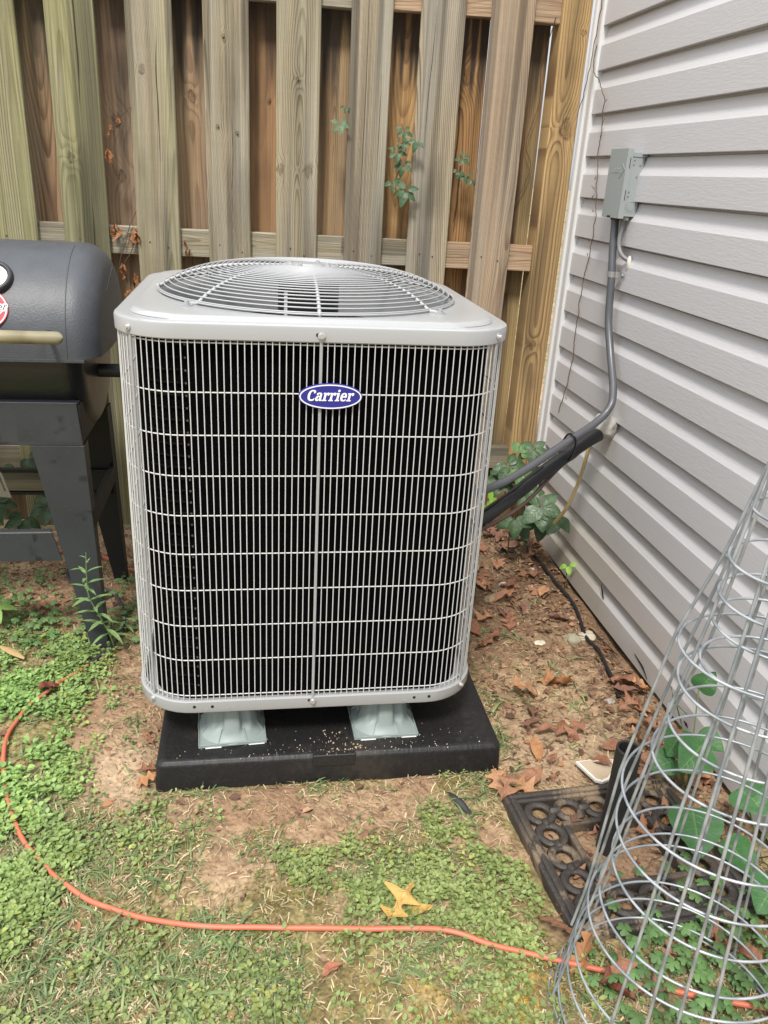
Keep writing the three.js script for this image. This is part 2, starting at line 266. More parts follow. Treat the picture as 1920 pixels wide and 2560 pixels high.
// plank standing along y (or lying along x): chamfered section, slight warp
function plank(x0, x1, y0, y1, z0, z1, along = 'y', seed = 1, uoff = 0, voff = 0, warp = .003) {
  const W = along === 'y' ? x1 - x0 : y1 - y0, L = along === 'y' ? y1 - y0 : x1 - x0, D = z1 - z0, c = .0025;
  const sec = [[c, 0], [W - c, 0], [W, c], [W, D - c], [W - c, D], [W * .66, D], [W * .33, D], [c, D], [0, D - c], [0, c], [c, 0]];
  const n = 12, pos = [], uv = [], idx = [];
  for (let i = 0; i <= n; i++) for (let j = 0; j < sec.length; j++) {
    const t = i / n, a = sec[j][0] + (vn(t * 3, seed, 70) - .5) * warp + (vn(t * 14, seed * 3.1 + (j > 4 && j < 9 ? 5 : 9), 71) - .5) * .0012, d = sec[j][1] + (vn(t * 2.3, seed, 72) - .5) * warp + (a / W - .5) * (vn(t * 2, seed, 73) - .5) * .006;
    if (along === 'y') pos.push(x0 + a, y0 + t * L, z0 + d); else pos.push(x0 + t * L, y0 + a, z0 + d);
    uv.push(sec[j][0] / W * .98 + .01 + uoff, (along === 'y' ? y0 + t * L : t * L + voff) / 2.2);
  }
  for (let i = 0; i < n; i++) for (let j = 0; j < sec.length - 1; j++) { const a = i * sec.length + j, b = a + sec.length; idx.push(a, a + 1, b, b, a + 1, b + 1); }
  for (const e of [0, n]) { const b = e * sec.length; for (let j = 1; j < sec.length - 2; j++) e ? idx.push(b, b + j, b + j + 1) : idx.push(b, b + j + 1, b + j); }
  const g = new THREE.BufferGeometry(); g.setAttribute('position', new THREE.Float32BufferAttribute(pos, 3)); g.setAttribute('uv', new THREE.Float32BufferAttribute(uv, 2)); g.setIndex(idx);
  const q = toCreasedNormals(g, .5); return q;
}
{
  const fence = thing('wooden_fence', 'weathered shadowbox fence of wide vertical boards behind the condenser', 'fence', [0, 0, -2.9]);
  const nail = std([.05, .045, .04], .6);
  // front boards
  const F = [[-1.51, -1.375], [-1.285, -1.15], [-1.055, -.918], [-.828, -.687], [-.603, -.462], [-.374, -.238], [-.146, -.008], [.077, .214], [.308, .438], [.527, .668], [.754, .895]];
  F.forEach(([a, b], i) => {
    const k = Math.max(0, i - 3), m = part('front_board', plank(a, b, .035, 2.05, -2.876, -2.86, 'y', i + 3, 0, 0), frontW[k], fence);
    for (const [nx, ny] of [[rr(.03, .05), 1.055], [rr(.09, .11), 1.04 + rr(-.01, .01)], [.04, .3]]) part('nail', disc([a + nx, ny, -2.8595], .0026, [0, 0, 1], .0012, 8), nail, m);
  });
  const B = [[-1.4, -1.26], [-1.17, -1.03], [-.94, -.80], [-.71, -.575], [-.488, -.345], [-.262, -.122], [-.03, .108], [.20, .3215], [.42, .555], [.648, .775], [.862, .9838]];
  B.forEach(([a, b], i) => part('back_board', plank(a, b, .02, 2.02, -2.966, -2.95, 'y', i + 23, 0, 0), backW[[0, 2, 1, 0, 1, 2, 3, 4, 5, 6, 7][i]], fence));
  // rails between the two rows
  part('rail', plank(-1.6, .60, 1.012, 1.1, -2.914, -2.877, 'x', 41, 0, .3), railW[0], fence);
  part('rail', plank(.603, .985, 1.010, 1.099, -2.914, -2.877, 'x', 42, 0, .1), railW[1], fence);
  part('rail', plank(-1.6, .40, 1.772, 1.86, -2.914, -2.877, 'x', 43, 0, .9), railW[0], fence);
  part('rail', plank(.403, .985, 1.78, 1.868, -2.914, -2.877, 'x', 44, 0, .5), railW[1], fence);
  part('rail', plank(-1.6, .985, .255, .342, -2.914, -2.877, 'x', 45, 0, .6), railW[0], fence);
  part('post', plank(.986, 1.083, -.02, 2.1, -2.95, -2.858, 'y', 47, 0, 0, .0015), postW, fence);
}
// ------------------------------------------------------------------ house wall
const sideBump = tex(256, 256, (u, v) => .5 + .5 * (vn(u * 14, v * 150, 81) - .5) + .3 * (vn(u * 40, v * 250, 82) - .5), false);
const sideMat = phys([.57, .565, .578], .42, { bumpMap: sideBump, bumpScale: .0004, clearcoat: .0 });
function dirtTex(amount, seed) { return tex(512, 64, (u, v) => { const z = u * 4.4; let d = amount * (.35 + .65 * sst(1.6, .15, z)) * sst(.25, .8, fbm(z * 4, v * 2.2, seed, 3) + .25 * (1 - v)); const sp = vn(z * 60, v * 14, seed + 3) > .94 ? .3 : 0; const c = mix3([.57, .565, .578], [.43, .385, .29], Math.min(1, d)); return [c[0] * (1 - sp * d), c[1] * (1 - sp * d), c[2] * (1 - sp * d)]; }); }
{
  const wall = thing('house_wall', 'light grey vinyl sided house wall with white corner trim beside the condenser', 'wall', [1.11, 0, -.8]);
  const y0 = .008, H = .1262, zA = -2.792, zB = 1.6;
  const prof = [[-.004, .0008], [.0190, 0], [.0200, .0012], [.0195, .04], [.0189, .0705], [.0181, .0722], [.0150, .0795], [.0108, .0895], [.0068, .100], [.0038, .1105], [.0022, .1195], [-.004, .1220], [-.004, .134]];
  for (let c = 0; c < 25; c++) {
    const nz = 44, dirty = c < 4;
    const g = grid(prof.length - 1, nz, (i, j) => { const z = zA + (zB - zA) * Math.pow(j / nz, 1.35), wv = (vn(z * 2.2, c * 3.7, 84) - .5) * .0022 * (i > 0 ? 1 : 0); return [1.1205 - prof[i][0] - wv, y0 + c * H + prof[i][1] + (vn(z * 1.3, c * 1.9, 85) - .5) * .002, z]; },
      (i, j, p) => dirty ? [(p[2] - zA) / 4.4, i / prof.length] : [p[2] * 3, (p[1]) * 3], .16);
    const m = dirty ? sideMat.clone() : sideMat; if (dirty) { m.color.setRGB(1, 1, 1); m.map = dirtTex([.75, .5, .22, .06][c], 90 + c * 5); }
    part('siding_panel', g, m, wall);
  }
  part('sheathing', box(1.126, 1.30, -.3, 3.2, -2.86, 1.62, 0), std([.10, .09, .08], .9), wall);
  const trim = std([.66, .665, .66], .4);
  const sh = new THREE.Shape(); // plan of the corner post, x right, z as y
  sh.moveTo(1.128, 2.788); sh.lineTo(1.098, 2.788); sh.quadraticCurveTo(1.092, 2.79, 1.092, 2.796); sh.quadraticCurveTo(1.092, 2.803, 1.099, 2.804); sh.lineTo(1.101, 2.812); sh.lineTo(1.101, 2.848); sh.lineTo(1.094, 2.851); sh.quadraticCurveTo(1.0895, 2.857, 1.092, 2.864); sh.lineTo(1.10, 2.872); sh.lineTo(1.16, 2.872); sh.lineTo(1.16, 2.80); sh.lineTo(1.128, 2.80); sh.closePath();
  const g = new THREE.ExtrudeGeometry(sh, { depth: 3.0, bevelEnabled: false, curveSegments: 5 }); g.rotateX(-Math.PI / 2); // (x, z', depth) -> y up
  part('corner_trim', toCreasedNormals(g.translate(0, .24, 0), .6), trim, wall);
  const hole = std([.01, .01, .01], .9);
  const crack = (pts, w) => { const s = new THREE.Shape(); pts.forEach(([a, b], i) => i ? s.lineTo(a, b) : s.moveTo(a, b)); s.closePath(); return new THREE.ExtrudeGeometry(s, { depth: w, bevelEnabled: false }); };
  const onWall = (pts, x = 1.1015) => crack(pts.map(([z, y]) => [-z, y]), .0012).rotateY(Math.PI / 2).scale(1, 1, 1).translate(x, 0, 0);
  part('crack', onWall([[-2.14, .125], [-2.132, .117], [-2.118, .104], [-2.108, .09], [-2.112, .086], [-2.125, .098], [-2.134, .108]], 1.1005), hole, wall);
  part('crack', onWall([[-1.86, .045], [-1.80, .038], [-1.772, .022], [-1.768, .018], [-1.785, .026], [-1.81, .033], [-1.85, .041]], 1.0995), hole, wall);
  part('crack', onWall([[-1.56, .034], [-1.545, .036], [-1.535, .028], [-1.548, .027]], 1.0995), hole, wall);
}
// ------------------------------------------------------------------ condenser
const ACX = .125, ACZ = -1.890, ACA = .386, ACR = .125;
function rrRad(th, a, R) { const c = Math.abs(Math.cos(th)), s = Math.abs(Math.sin(th)); if (c > 1e-6) { const r = a / c; if (r * s <= a - R) return r; } if (s > 1e-6) { const r = a / s; if (r * c <= a - R) return r; } const b = (a - R) * (c + s); return b + Math.sqrt(Math.max(0, b * b - (2 * (a - R) ** 2 - R * R))); }
const rrAt = (th, a, R, y) => { const r = rrRad(th, a, R); return [ACX + r * Math.cos(th), y, ACZ + r * Math.sin(th)]; };
function rrPath(a, R, y, step = .012) { // evenly spaced points round the rounded square, from the middle of the front
  const pts = [], L = a - R, q = Math.PI / 2 * R, per = 8 * L + 4 * q, n = Math.round(per / step);
  for (let i = 0; i < n; i++) {
    let s = (i / n * per + L) % per, k = Math.floor(s / (2 * L + q)); s -= k * (2 * L + q);
    let x, z, nx, nz; if (s <= 2 * L) { x = -L + s; z = a; nx = 0; nz = 1; } else { const t = (s - 2 * L) / R; x = L + R * Math.sin(t); z = L + R * Math.cos(t); nx = Math.sin(t); nz = Math.cos(t); }
    for (let j = 0; j < k; j++) { [x, z] = [z, -x]; [nx, nz] = [nz, -nx]; }
    pts.push({ p: [ACX + x, y, ACZ + z], n: [nx, nz] });
  }
  return pts;
}
function loftRR(prof, N = 160, crease = .5) { // prof: [a, R, y] with R = 'c' for a circle of radius a
  const g = grid(prof.length - 1, N, (i, j) => { const th = j / N * Math.PI * 2, [a, R, y] = prof[i]; return R === 'c' ? [ACX + a * Math.cos(th), y, ACZ + a * Math.sin(th)] : rrAt(th, a, R, y); }, (i, j, p) => [p[0] * 2 + p[1], p[2] * 2]);
  return toCreasedNormals(g, crease);
}
const paintBump = tex(256, 256, (u, v) => fbm(u * 30, v * 30, 101, 3), false);
const acPaint = phys([.385, .397, .402], .30, { clearcoat: .35, clearcoatRoughness: .25, bumpMap: paintBump, bumpScale: .0003 });
const wirePaint = phys([.62, .628, .62], .4, { clearcoat: .15, clearcoatRoughness: .4 });
const guardPaint = phys([.40, .412, .418], .36, { clearcoat: .2, clearcoatRoughness: .3 });
const screwM = std([.62, .62, .62], .35, { metalness: .6 }), black = std([.012, .012, .013], .55);
{
  const ac = thing('air_conditioner', 'light grey square condenser unit with black coil behind wire guard and blue oval badge', 'air conditioner', [ACX, .17, ACZ]);
  const a = ACA, R = ACR;
  // base pan
  part('base_pan', loftRR([[.02, .01, .178], [a - .008, R - .008, .176], [a - .003, R, .1735], [a + .003, R, .175], [a + .0045, R, .180], [a + .0045, R, .203], [a + .003, R, .2055], [a - .002, R, .206], [a - .006, R, .204], [a - .008, R, .188], [.02, .01, .190]]), acPaint, ac);
  // top cover with raised plateau and fan opening
  part('top_cover', loftRR([[a - .006, R, 1.016], [a - .004, R, 1.0055], [a + .001, R, 1.0035], [a + .004, R, 1.006], [a + .0045, R, 1.0300], [a + .0035, R, 1.0335], [a + .0005, R, 1.0355], [a - .004, R, 1.0360], [a - .020, R, 1.0355], [a - .023, R - .015, 1.0365], [a - .026, R - .015, 1.0410], [a - .029, R - .015, 1.0437], [a - .034, R - .015, 1.0444], [.339, 'c', 1.0440], [.333, 'c', 1.0425], [.329, 'c', 1.036], [.327, 'c', 1.02], [.326, 'c', .955], [.328, 'c', .945]], 240), acPaint, ac);
  // inner partition ring (orifice underside) and dark inside
  part('coil', (() => { const gs = []; const ai = a - .030, Ri = R - .03; gs.push(loftRR([[ai, Ri, .192], [ai, Ri, 1.014]], 160)); return join(gs); })(), phys([.003, .003, .0035], 1, { specularIntensity: .05, bumpMap: tex(512, 64, (u, v) => .5 + .5 * Math.sin(u * Math.PI * 2 * 256), false), bumpScale: .001 }), ac);
  { // rows of copper bends at the front left end of the coil
    const gs = []; for (let i = 0; i < 32; i++) { const y = .23 + i * .0245; gs.push(tube([[-.205, y, -1.560], [-.17, y, -1.536], [-.132, y + .001, -1.5275]], .0024, 5)); }
    part('coil_bend', gs, phys([.004, .004, .004], .9, { specularIntensity: .15 }), ac).userData.kind = 'stuff';
    const ds = []; for (let i = 0; i < 32; i++) ds.push(disc([-.128, .2305 + i * .0245, -1.5268], .0022, [0, 0, 1], .002, 6));
    part('coil_joint', ds, std([.08, .08, .08], .7), ac).userData.kind = 'stuff';
  }
  // guard wires
  const hoopY = [.998, .904, .819, .735, .650, .564, .480, .394, .308, .216];
  for (const y of hoopY) part('guard_hoop', tube(rrPath(a - .004, R - .004, y, .02).map(q => q.p), .00145, 6, true), wirePaint, ac);
  { const gs = []; for (const q of rrPath(a - .0005, R, 0, .01293)) { const [x, , z] = q.p, j = (rnd() - .5) * .003; gs.push(tube([[x, .207, z], [x + (rnd() - .5) * .0012, .6, z], [x, 1.0085 + j, z]], .00122, 5)); } const m = part('guard_wires', gs, wirePaint, ac); m.userData.kind = 'stuff'; }
  // flat straps with screws: middle of each side and near the corners
  const strap = (x, z, nx, nz, w = .0031) => { const g = new RoundedBoxGeometry(w * 2, .815, .004, 1, .0015); g.rotateY(Math.atan2(nx, nz)); g.translate(x + nx * .003, .609, z + nz * .003); const s = part('strap', [g, disc([x + nx * .005, 1.0105, z + nz * .005], w * 1.5, [nx, 0, nz], .003, 10)], acPaint, ac);
    for (const y of [1.0185, .196]) { const b = part('screw', [disc([x + nx * .0075, y, z + nz * .0075], .0072, [nx, .1, nz], .002, 14), disc([x + nx * .0105, y, z + nz * .0105], .0048, [nx, 0, nz], .006, 6)], screwM, s); } };
  const fz = ACZ + a;
  strap(ACX, fz, 0, 1); strap(ACX, ACZ - a, 0, -1); strap(ACX + a, ACZ, 1, 0); strap(ACX - a, ACZ, -1, 0);
  for (const th of [Math.PI / 4, 3 * Math.PI / 4, 5 * Math.PI / 4, 7 * Math.PI / 4]) { const p = rrAt(th, a, R, 0); const n = [Math.cos(th), Math.sin(th)]; strap(p[0], p[2], n[0], n[1], .0031); }
  // holes punched in the base rim
  const hol = []; for (const dx of [-.262, -.223, .235, .27]) hol.push(disc([ACX + dx, .191 + (Math.abs(dx) > .25 ? .001 : 0), fz + .0048], .0036, [0, 0, 1], .0006, 10)); hol.push(disc([ACX - .007, 1.0192, fz + .0048], .0036, [0, 0, 1], .0006, 10), disc([ACX - .008, .1965, fz + .0048], .0036, [0, 0, 1], .0006, 10)); for (const h of hol) part('hole', h, black, ac);
  const dim = []; for (const dx of [-.19, -.236, .216, .21]) dim.push(disc([ACX + dx, .184, fz + .0048], .0022, [0, 0, 1], .0008, 8)); for (const h of dim) part('rivet', h, screwM, ac);
  // fan guard: domed rings on radial rods
  const dome = r => 1.047 + .055 * (1 - (r / .333) ** 4);
  const ring = (r, y, w = .0017) => { const P = []; for (let i = 0; i < 96; i++) { const t = i / 96 * Math.PI * 2; P.push([ACX + r * Math.cos(t), y, ACZ + r * Math.sin(t)]); } return tube(P, w, 6, true); };
  const fg = new THREE.Group(); fg.name = 'fan_guard'; ac.add(fg);
  for (let i = 0; i < 24; i++) { const r = .066 + i * (.3325 - .066) / 23; part('guard_ring', ring(r, dome(r) + .003), guardPaint, fg); }
  part('guard_ring', ring(.3345, 1.0475), guardPaint, fg);
  for (let k = 0; k < 8; k++) {
    const t = k * Math.PI / 4 + Math.PI / 2, c = Math.cos(t), s = Math.sin(t), P = [];
    for (let i = 0; i <= 12; i++) { const r = .05 + i * .0234; P.push([ACX + r * c, dome(r) - .001, ACZ + r * s]); }
    if (k % 2) P.push([ACX + .338 * c, 1.0455, ACZ + .338 * s], [ACX + .360 * c, 1.0455, ACZ + .352 * s]); else P.push([ACX + .337 * c, 1.047, ACZ + .337 * s]);
    part('spoke', tube(P, .0040, 8), guardPaint, fg);
    if (k % 2) part('guard_foot', [disc([ACX + .360 * c, 1.0447, ACZ + .36 * s], .0115, [0, 1, 0], .003, 16), disc([ACX + .360 * c, 1.0475, ACZ + .36 * s], .0075, [0, 1, 0], .0025, 12), disc([ACX + .360 * c, 1.051, ACZ + .36 * s], .0052, [0, 1, 0], .006, 6)], acPaint, fg);
  }
  const hub = [new THREE.CylinderGeometry(.060, .066, .004, 40).translate(ACX, 1.1025, ACZ), new THREE.CylinderGeometry(.030, .034, .004, 30).translate(ACX, 1.106, ACZ)];
  part('guard_plate', hub, acPaint, fg);
  for (let k = 0; k < 4; k++) { const t = k * Math.PI / 2 + .5; part('bolt', [disc([ACX + .047 * Math.cos(t), 1.107, ACZ + .047 * Math.sin(t)], .0055, [0, 1, 0], .006, 6)], screwM, fg); }
  // motor and blades hanging below
  part('fan_motor', [new THREE.CylinderGeometry(.070, .070, .17, 40).translate(ACX, .988, ACZ), new THREE.CylinderGeometry(.02, .02, .03, 16).translate(ACX, 1.086, ACZ), new THREE.CylinderGeometry(.012, .012, .10, 12).translate(ACX, .90, ACZ)], std([.018, .018, .022], .4), ac);
  part('motor_label', new THREE.CylinderGeometry(.0706, .0706, .06, 10, 1, true, -.95, .16).translate(ACX, 1.02, ACZ), std([.72, .74, .74], .5), ac);
  for (let b = 0; b < 3; b++) {
    const g = grid(10, 10, (i, j) => { const r = .05 + i * .0232, t = b * 2.094 + .5 + (j / 10 - .5) * (1.25 - .2 * i / 10) + .25 * (i / 10); return [ACX + r * Math.cos(t), .90 + (j / 10 - .5) * -.085, ACZ + r * Math.sin(t)]; });
    part('fan_blade', g, std([.33, .34, .35], .45), ac);
  }
  // blue oval badge
  const bz = fz + .0075, bc = [.1445, .9035];
  const ell = (w, h) => { const s = new THREE.Shape(); s.absellipse(0, 0, w, h, 0, Math.PI * 2); return s; };
  const bg = new THREE.ExtrudeGeometry(ell(.0605, .0245), { depth: .003, bevelEnabled: true, bevelSize: .0012, bevelThickness: .0012, bevelSegments: 2, curveSegments: 48 }).translate(bc[0], bc[1], bz);
  const badge = part('badge', bg, phys([.022, .026, .26], .32, { clearcoat: .3 }), ac);
  const white = std([.86, .87, .88], .4);
  const rs = ell(.0598, .0238), hl = new THREE.Path(); hl.absellipse(0, 0, .0572, .0215, 0, Math.PI * 2, true); rs.holes.push(hl);
  part('rim', new THREE.ExtrudeGeometry(rs, { depth: .0007, bevelEnabled: false, curveSegments: 60 }).translate(bc[0], bc[1], bz + .0040), white, badge);
  const tg = new TextGeometry('Carrier', { font: fSerif, size: .0205, depth: .0009, curveSegments: 5, bevelEnabled: true, bevelSize: .00035, bevelThickness: .0002, bevelSegments: 1 });
  tg.computeBoundingBox(); const bb = tg.boundingBox, tw = bb.max.x - bb.min.x; tg.translate(-(bb.max.x + bb.min.x) / 2, -.0082, 0); tg.applyMatrix4(new THREE.Matrix4().makeShear(0, 0, .28, 0, 0, 0)); tg.scale(.0885 / tw, 1, 1);
  part('lettering', tg.translate(bc[0], bc[1], bz + .0042), white, badge);
}
// pad and risers
const padBump = tex(512, 512, (u, v) => .5 * vn(u * 300, v * 300, 111) + .5 * fbm(u * 60, v * 60, 112, 3), false);
const padMap = tex(1024, 1024, (u, v) => { const n = fbm(u * 9, v * 9, 114, 4), d = sst(.55, .8, n + .15 * vn(u * 90, v * 90, 115)) * .5 * sst(.35, .9, v), f = vn(u * 420, v * 420, 116) > .975 ? .25 : 0; const k = .85 + .4 * vn(u * 200, v * 200, 117); return mix3([.012 * k, .012 * k, .0125 * k], [.12, .095, .07], Math.min(1, d * .35 + f)); });
const padMat = std([1, 1, 1], .5, { map: padMap, bumpMap: padBump, bumpScale: .0012 });
{
  const pad = thing('equipment_pad', 'black plastic equipment pad lying on the soil under the condenser', 'pad', [.175, 0, -1.865]);
  const hx = .401, hz = .403;
  const sq = (ix, y) => { const P = [], r = .016, a = hx - ix, b = hz - ix; for (let c = 0; c < 4; c++) { const sx = [1, -1, -1, 1][c], sz = [1, 1, -1, -1][c]; for (let k = 0; k <= 4; k++) { const t = c * Math.PI / 2 + k / 4 * Math.PI / 2; P.push([.175 + sx * (a - r) + r * Math.cos(t), y, -1.865 + sz * (b - r) + r * Math.sin(t)]); } } P.push(P[0]); return P; };
  const rings = [sq(-.003, -.02), sq(-.002, .0), sq(.001, .055), sq(.0025, .062), sq(.006, .067), sq(.011, .069), sq(.02, .0695)];
  const g = grid(rings.length - 1, 20, (i, j) => rings[i][j], (i, j, p) => [(p[0] + .3) / .9, (p[2] + p[1] + 2.4) / 1.1]);
  const topG = grid(30, 30, (i, j) => [.175 - (hx - .019) + i / 30 * 2 * (hx - .019), .0695 + (vn(i * .5, j * .5, 118) - .5) * .0012, -1.865 - (hz - .019) + j / 30 * 2 * (hz - .019)], (i, j, p) => [(p[0] + .3) / .9, (p[2] + p[1] + 2.4) / 1.1]);
  part('slab', [toCreasedNormals(g, .7), topG], padMat, pad);
  const lb = part('label_plate', box(.125, .2245, .038, .0705, -1.474, -1.4595, .003), std([.02, .02, .021], .45), pad);
  const lt = new TextGeometry('32x32x3', { font: fSans, size: .014, depth: .001, curveSegments: 3, bevelEnabled: false }); lt.computeBoundingBox(); lt.translate(-(lt.boundingBox.max.x) / 2, 0, 0); lt.scale(1.12, 1, 1);
  part('lettering', lt.translate(.175, .047, -1.4597), std([.026, .026, .027], .4), lb);
}
const riserM = phys([.28, .335, .325], .5, { bumpMap: paintBump, bumpScale: .0002 });
function riser() {
  const r = new THREE.Group(); r.name = numbered('equipment_riser'); scene.add(r);
  part('base_plate', [box(-.0775, .0775, 0, .005, -.0775, .0775, .0015), box(-.0775, -.0745, .004, .009, -.0775, .0775, .001), box(.0745, .0775, .004, .009, -.0775, .0775, .001), box(-.0745, .0745, .004, .009, .0745, .0775, .001)], riserM, r);
  const cone = grid(14, 72, (i, j) => { const t = j / 72 * Math.PI * 2, y = .005 + i / 14 * .097, k = Math.abs(((t / (Math.PI / 3) + .5) % 1) - .5) * Math.PI / 3; const base = .071 - .02 * Math.pow(i / 14, .6) + .008 * sst(2, 0, i); const fl = .011 * sst(.21, .12, k) * sst(.018, .03, y); return [(base - fl) * Math.cos(t), y, (base - fl) * Math.sin(t)]; });
  part('cone', cone, riserM, r);
  part('top_plate', new THREE.CylinderGeometry(.052, .052, .004, 40).translate(0, .103, 0), riserM, r);
  for (const sx of [-1, 1]) for (const sz of [-1, 1]) for (const [ax, az] of [[.034, .074], [.074, .034]]) {
    const dx = sx * ax, dz = sz * az, L = Math.hypot(ax, az), ix = dx * .72, iz = dz * .72;
    const g = new THREE.BufferGeometry(), nx = -dz / L * .0011, nz = dx / L * .0011; const A = [dx, .0052, dz], B = [ix, .0052, iz], C = [ix, .034, iz], p = [];
    const tri = (o) => [A, B, C].map(q => [q[0] + nx * o, q[1], q[2] + nz * o]); const t1 = tri(1), t2 = tri(-1);
    const push = (...v) => v.forEach(q => p.push(...q)); push(...t1); push(t2[0], t2[2], t2[1]); push(t1[0], t1[2], t2[2]); push(t1[0], t2[2], t2[0]);
    g.setAttribute('position', new THREE.Float32BufferAttribute(p, 3)); g.computeVertexNormals(); part('gusset', g, riserM, r);
  }
  const lab = std([.80, .80, .78], .6);
  part('sticker', box(-.062, -.026, .0002, .0012, .060, .0800, 0), lab, r); part('sticker', box(.036, .072, .0002, .0012, .060, .0795, 0), lab, r);
  return r;
}
{
  const r = riser(), P = [[-.060, -1.588, .06, 'grey green plastic riser on the black pad under the left front of the condenser'], [.302, -1.586, .02, 'grey green plastic riser on the black pad under the right front of the condenser'], [-.05, -2.17, 0, 'grey green plastic riser on the pad under the left rear of the condenser'], [.30, -2.17, 0, 'grey green plastic riser on the pad under the right rear of the condenser']];
  P.forEach(([x, z, t, l], i) => { const o = i ? r.clone() : r; if (i) { o.name = numbered('equipment_riser'); scene.add(o); } o.position.set(x, .0702, z); o.rotation.y = t; tag(o, l, 'riser', 'risers under the condenser'); });
}
// ------------------------------------------------------------------ disconnect box and the lines
{
  const grey = phys([.32, .355, .355], .42, { clearcoat: .2, clearcoatRoughness: .4, bumpMap: paintBump, bumpScale: .0003 }), dk = std([.02, .02, .02], .7);
  const b = thing('disconnect_box', 'grey metal disconnect box screwed to the vinyl siding', 'electrical box', [1.085, 1.222, -2.42]);
  part('body', box(1.070, 1.112, 1.228, 1.398, -2.468, -2.3595, .001), grey, b);
  part('top_flange', box(1.072, 1.118, 1.3885, 1.4015, -2.472, -2.3575, .001), grey, b);
  const cv = part('cover', [box(1.0560, 1.0585, 1.2215, 1.4105, -2.478, -2.3565, .001), box(1.0575, 1.0730, 1.2215, 1.4105, -2.3590, -2.3565, .0008), box(1.0575, 1.0730, 1.2215, 1.4105, -2.478, -2.4755, .0008), box(1.0575, 1.0730, 1.4085, 1.4105, -2.476, -2.3585, .0008)], grey, b);
  const tg = new TextGeometry('Insert', { font: fSans, size: .0155, depth: .0010, curveSegments: 3, bevelEnabled: false }); tg.computeBoundingBox(); tg.scale(.062 / tg.boundingBox.max.x, 1, 1); tg.rotateY(-Math.PI / 2); // reads along +z
  part('lettering', tg.translate(1.0562, 1.346, -2.450), grey, cv);
  const bar = (z0, y0, z1, y1) => { const L = Math.hypot(z1 - z0, y1 - y0), g = new THREE.BoxGeometry(.0012, .0022, L); g.rotateX(-Math.atan2(y1 - y0, z1 - z0)); return g.translate(1.0556, (y0 + y1) / 2, (z0 + z1) / 2); };
  part('arrow', [bar(-2.383, 1.370, -2.364, 1.354), bar(-2.364, 1.354, -2.394, 1.331)], grey, cv);
  part('notch', box(1.0555, 1.060, 1.221, 1.2275, -2.437, -2.414, .0), dk, cv);
  part('slot', [box(1.0655, 1.0675, 1.357, 1.386, -2.3567, -2.3560, 0), box(1.0655, 1.0675, 1.271, 1.300, -2.3567, -2.3560, 0)], dk, cv);
  const dots = []; for (const [x, y] of [[1.081, 1.379], [1.080, 1.367], [1.100, 1.366], [1.094, 1.335], [1.0785, 1.294], [1.0775, 1.282]]) dots.push(disc([x, y, -2.3594], .0029, [0, 0, 1], .0006, 12));
  part('dimple', dots, std([.17, .19, .19], .5), b);
  const tor = (r, w) => { const P = []; for (let i = 0; i < 40; i++) { const t = i / 40 * Math.PI * 2; P.push([1.0905 + r * Math.cos(t), 1.2545, -2.3593] .map((v, k) => k === 1 ? v + r * Math.sin(t) : v)); } return tube(P, w, 6, true); };
  part('knockout', [tor(.0155, .0008), tor(.0105, .0008), disc([1.0905, 1.2545, -2.3592], .0098, [0, 0, 1], .001, 24)], grey, b);
  const st = std([.45, .45, .45], .4, { metalness: .7 });
  part('connector', [new THREE.CylinderGeometry(.0135, .0135, .014, 16).translate(1.078, 1.222, -2.425), new THREE.CylinderGeometry(.0165, .0165, .005, 6).translate(1.078, 1.2265, -2.425)], std([.06, .06, .065], .45), b);
  part('clamp', [box(1.083, 1.098, 1.216, 1.226, -2.392, -2.372, .001), tube([[1.086, 1.219, -2.379], [1.086, 1.219, -2.362]], .0016, 6)], st, b);

  // liquid tight conduit: down the wall, then across to the unit
  const C = spline([[1.078, 1.222, -2.425], [1.076, 1.18, -2.412], [1.075, 1.13, -2.40], [1.075, 1.063, -2.380], [1.076, .985, -2.366], [1.076, .92, -2.348], [1.076, .832, -2.297], [1.066, .75, -2.222], [1.052, .711, -2.186], [1.033, .684, -2.175], [.996, .658, -2.156], [.921, .627, -2.117], [.840, .593, -2.076], [.746, .555, -2.027], [.685, .536, -1.995], [.624, .524, -1.964], [.56, .516, -1.93], [.50, .512, -1.90]], 460);
  const conduit = thing('conduit', 'dark grey flexible conduit running from the disconnect box to the condenser', 'conduit', [1.075, .512, -2.3]);
  part('sleeve', tube(C, (t, L) => .0113 + (t < .72 ? .0005 * Math.pow(Math.sin(L * 2 * Math.PI / .0085), 2) * sst(.74, .62, t) : 0), 14), phys([.085, .09, .10], .38, { clearcoat: .25, clearcoatRoughness: .35 }), conduit);
  const cl = thing('pipe_strap', 'galvanized strap holding the conduit to the siding', 'pipe strap', [1.09, 1.06, -2.38]);
  part('band', (() => { const P = []; for (let i = 0; i <= 14; i++) { const t = -Math.PI * .62 + i / 14 * Math.PI * 1.35; P.push([1.075 - .0138 * Math.cos(t), 0, -2.380 + .0138 * Math.sin(t)]); } P.push([1.094, 0, -2.362], [1.0945, 0, -2.338]); const g = grid(P.length - 1, 1, (i, j) => [P[i][0], 1.054 + j * .017, P[i][2]]); return g; })(), st, cl);
  part('screw', disc([1.0925, 1.0625, -2.347], .0055, [-1, 0, 0], .004, 10), st, cl);
  const cab = thing('grey_cable', 'short grey cable from the disconnect box into the siding', 'cable', [1.085, 1.1, -2.36]);
  part('sheath', tube(spline([[1.088, 1.224, -2.384], [1.086, 1.20, -2.385], [1.083, 1.165, -2.383], [1.084, 1.135, -2.373], [1.092, 1.115, -2.352], [1.112, 1.104, -2.338]], 40), .0065, 10), std([.19, .195, .20], .45), cab);
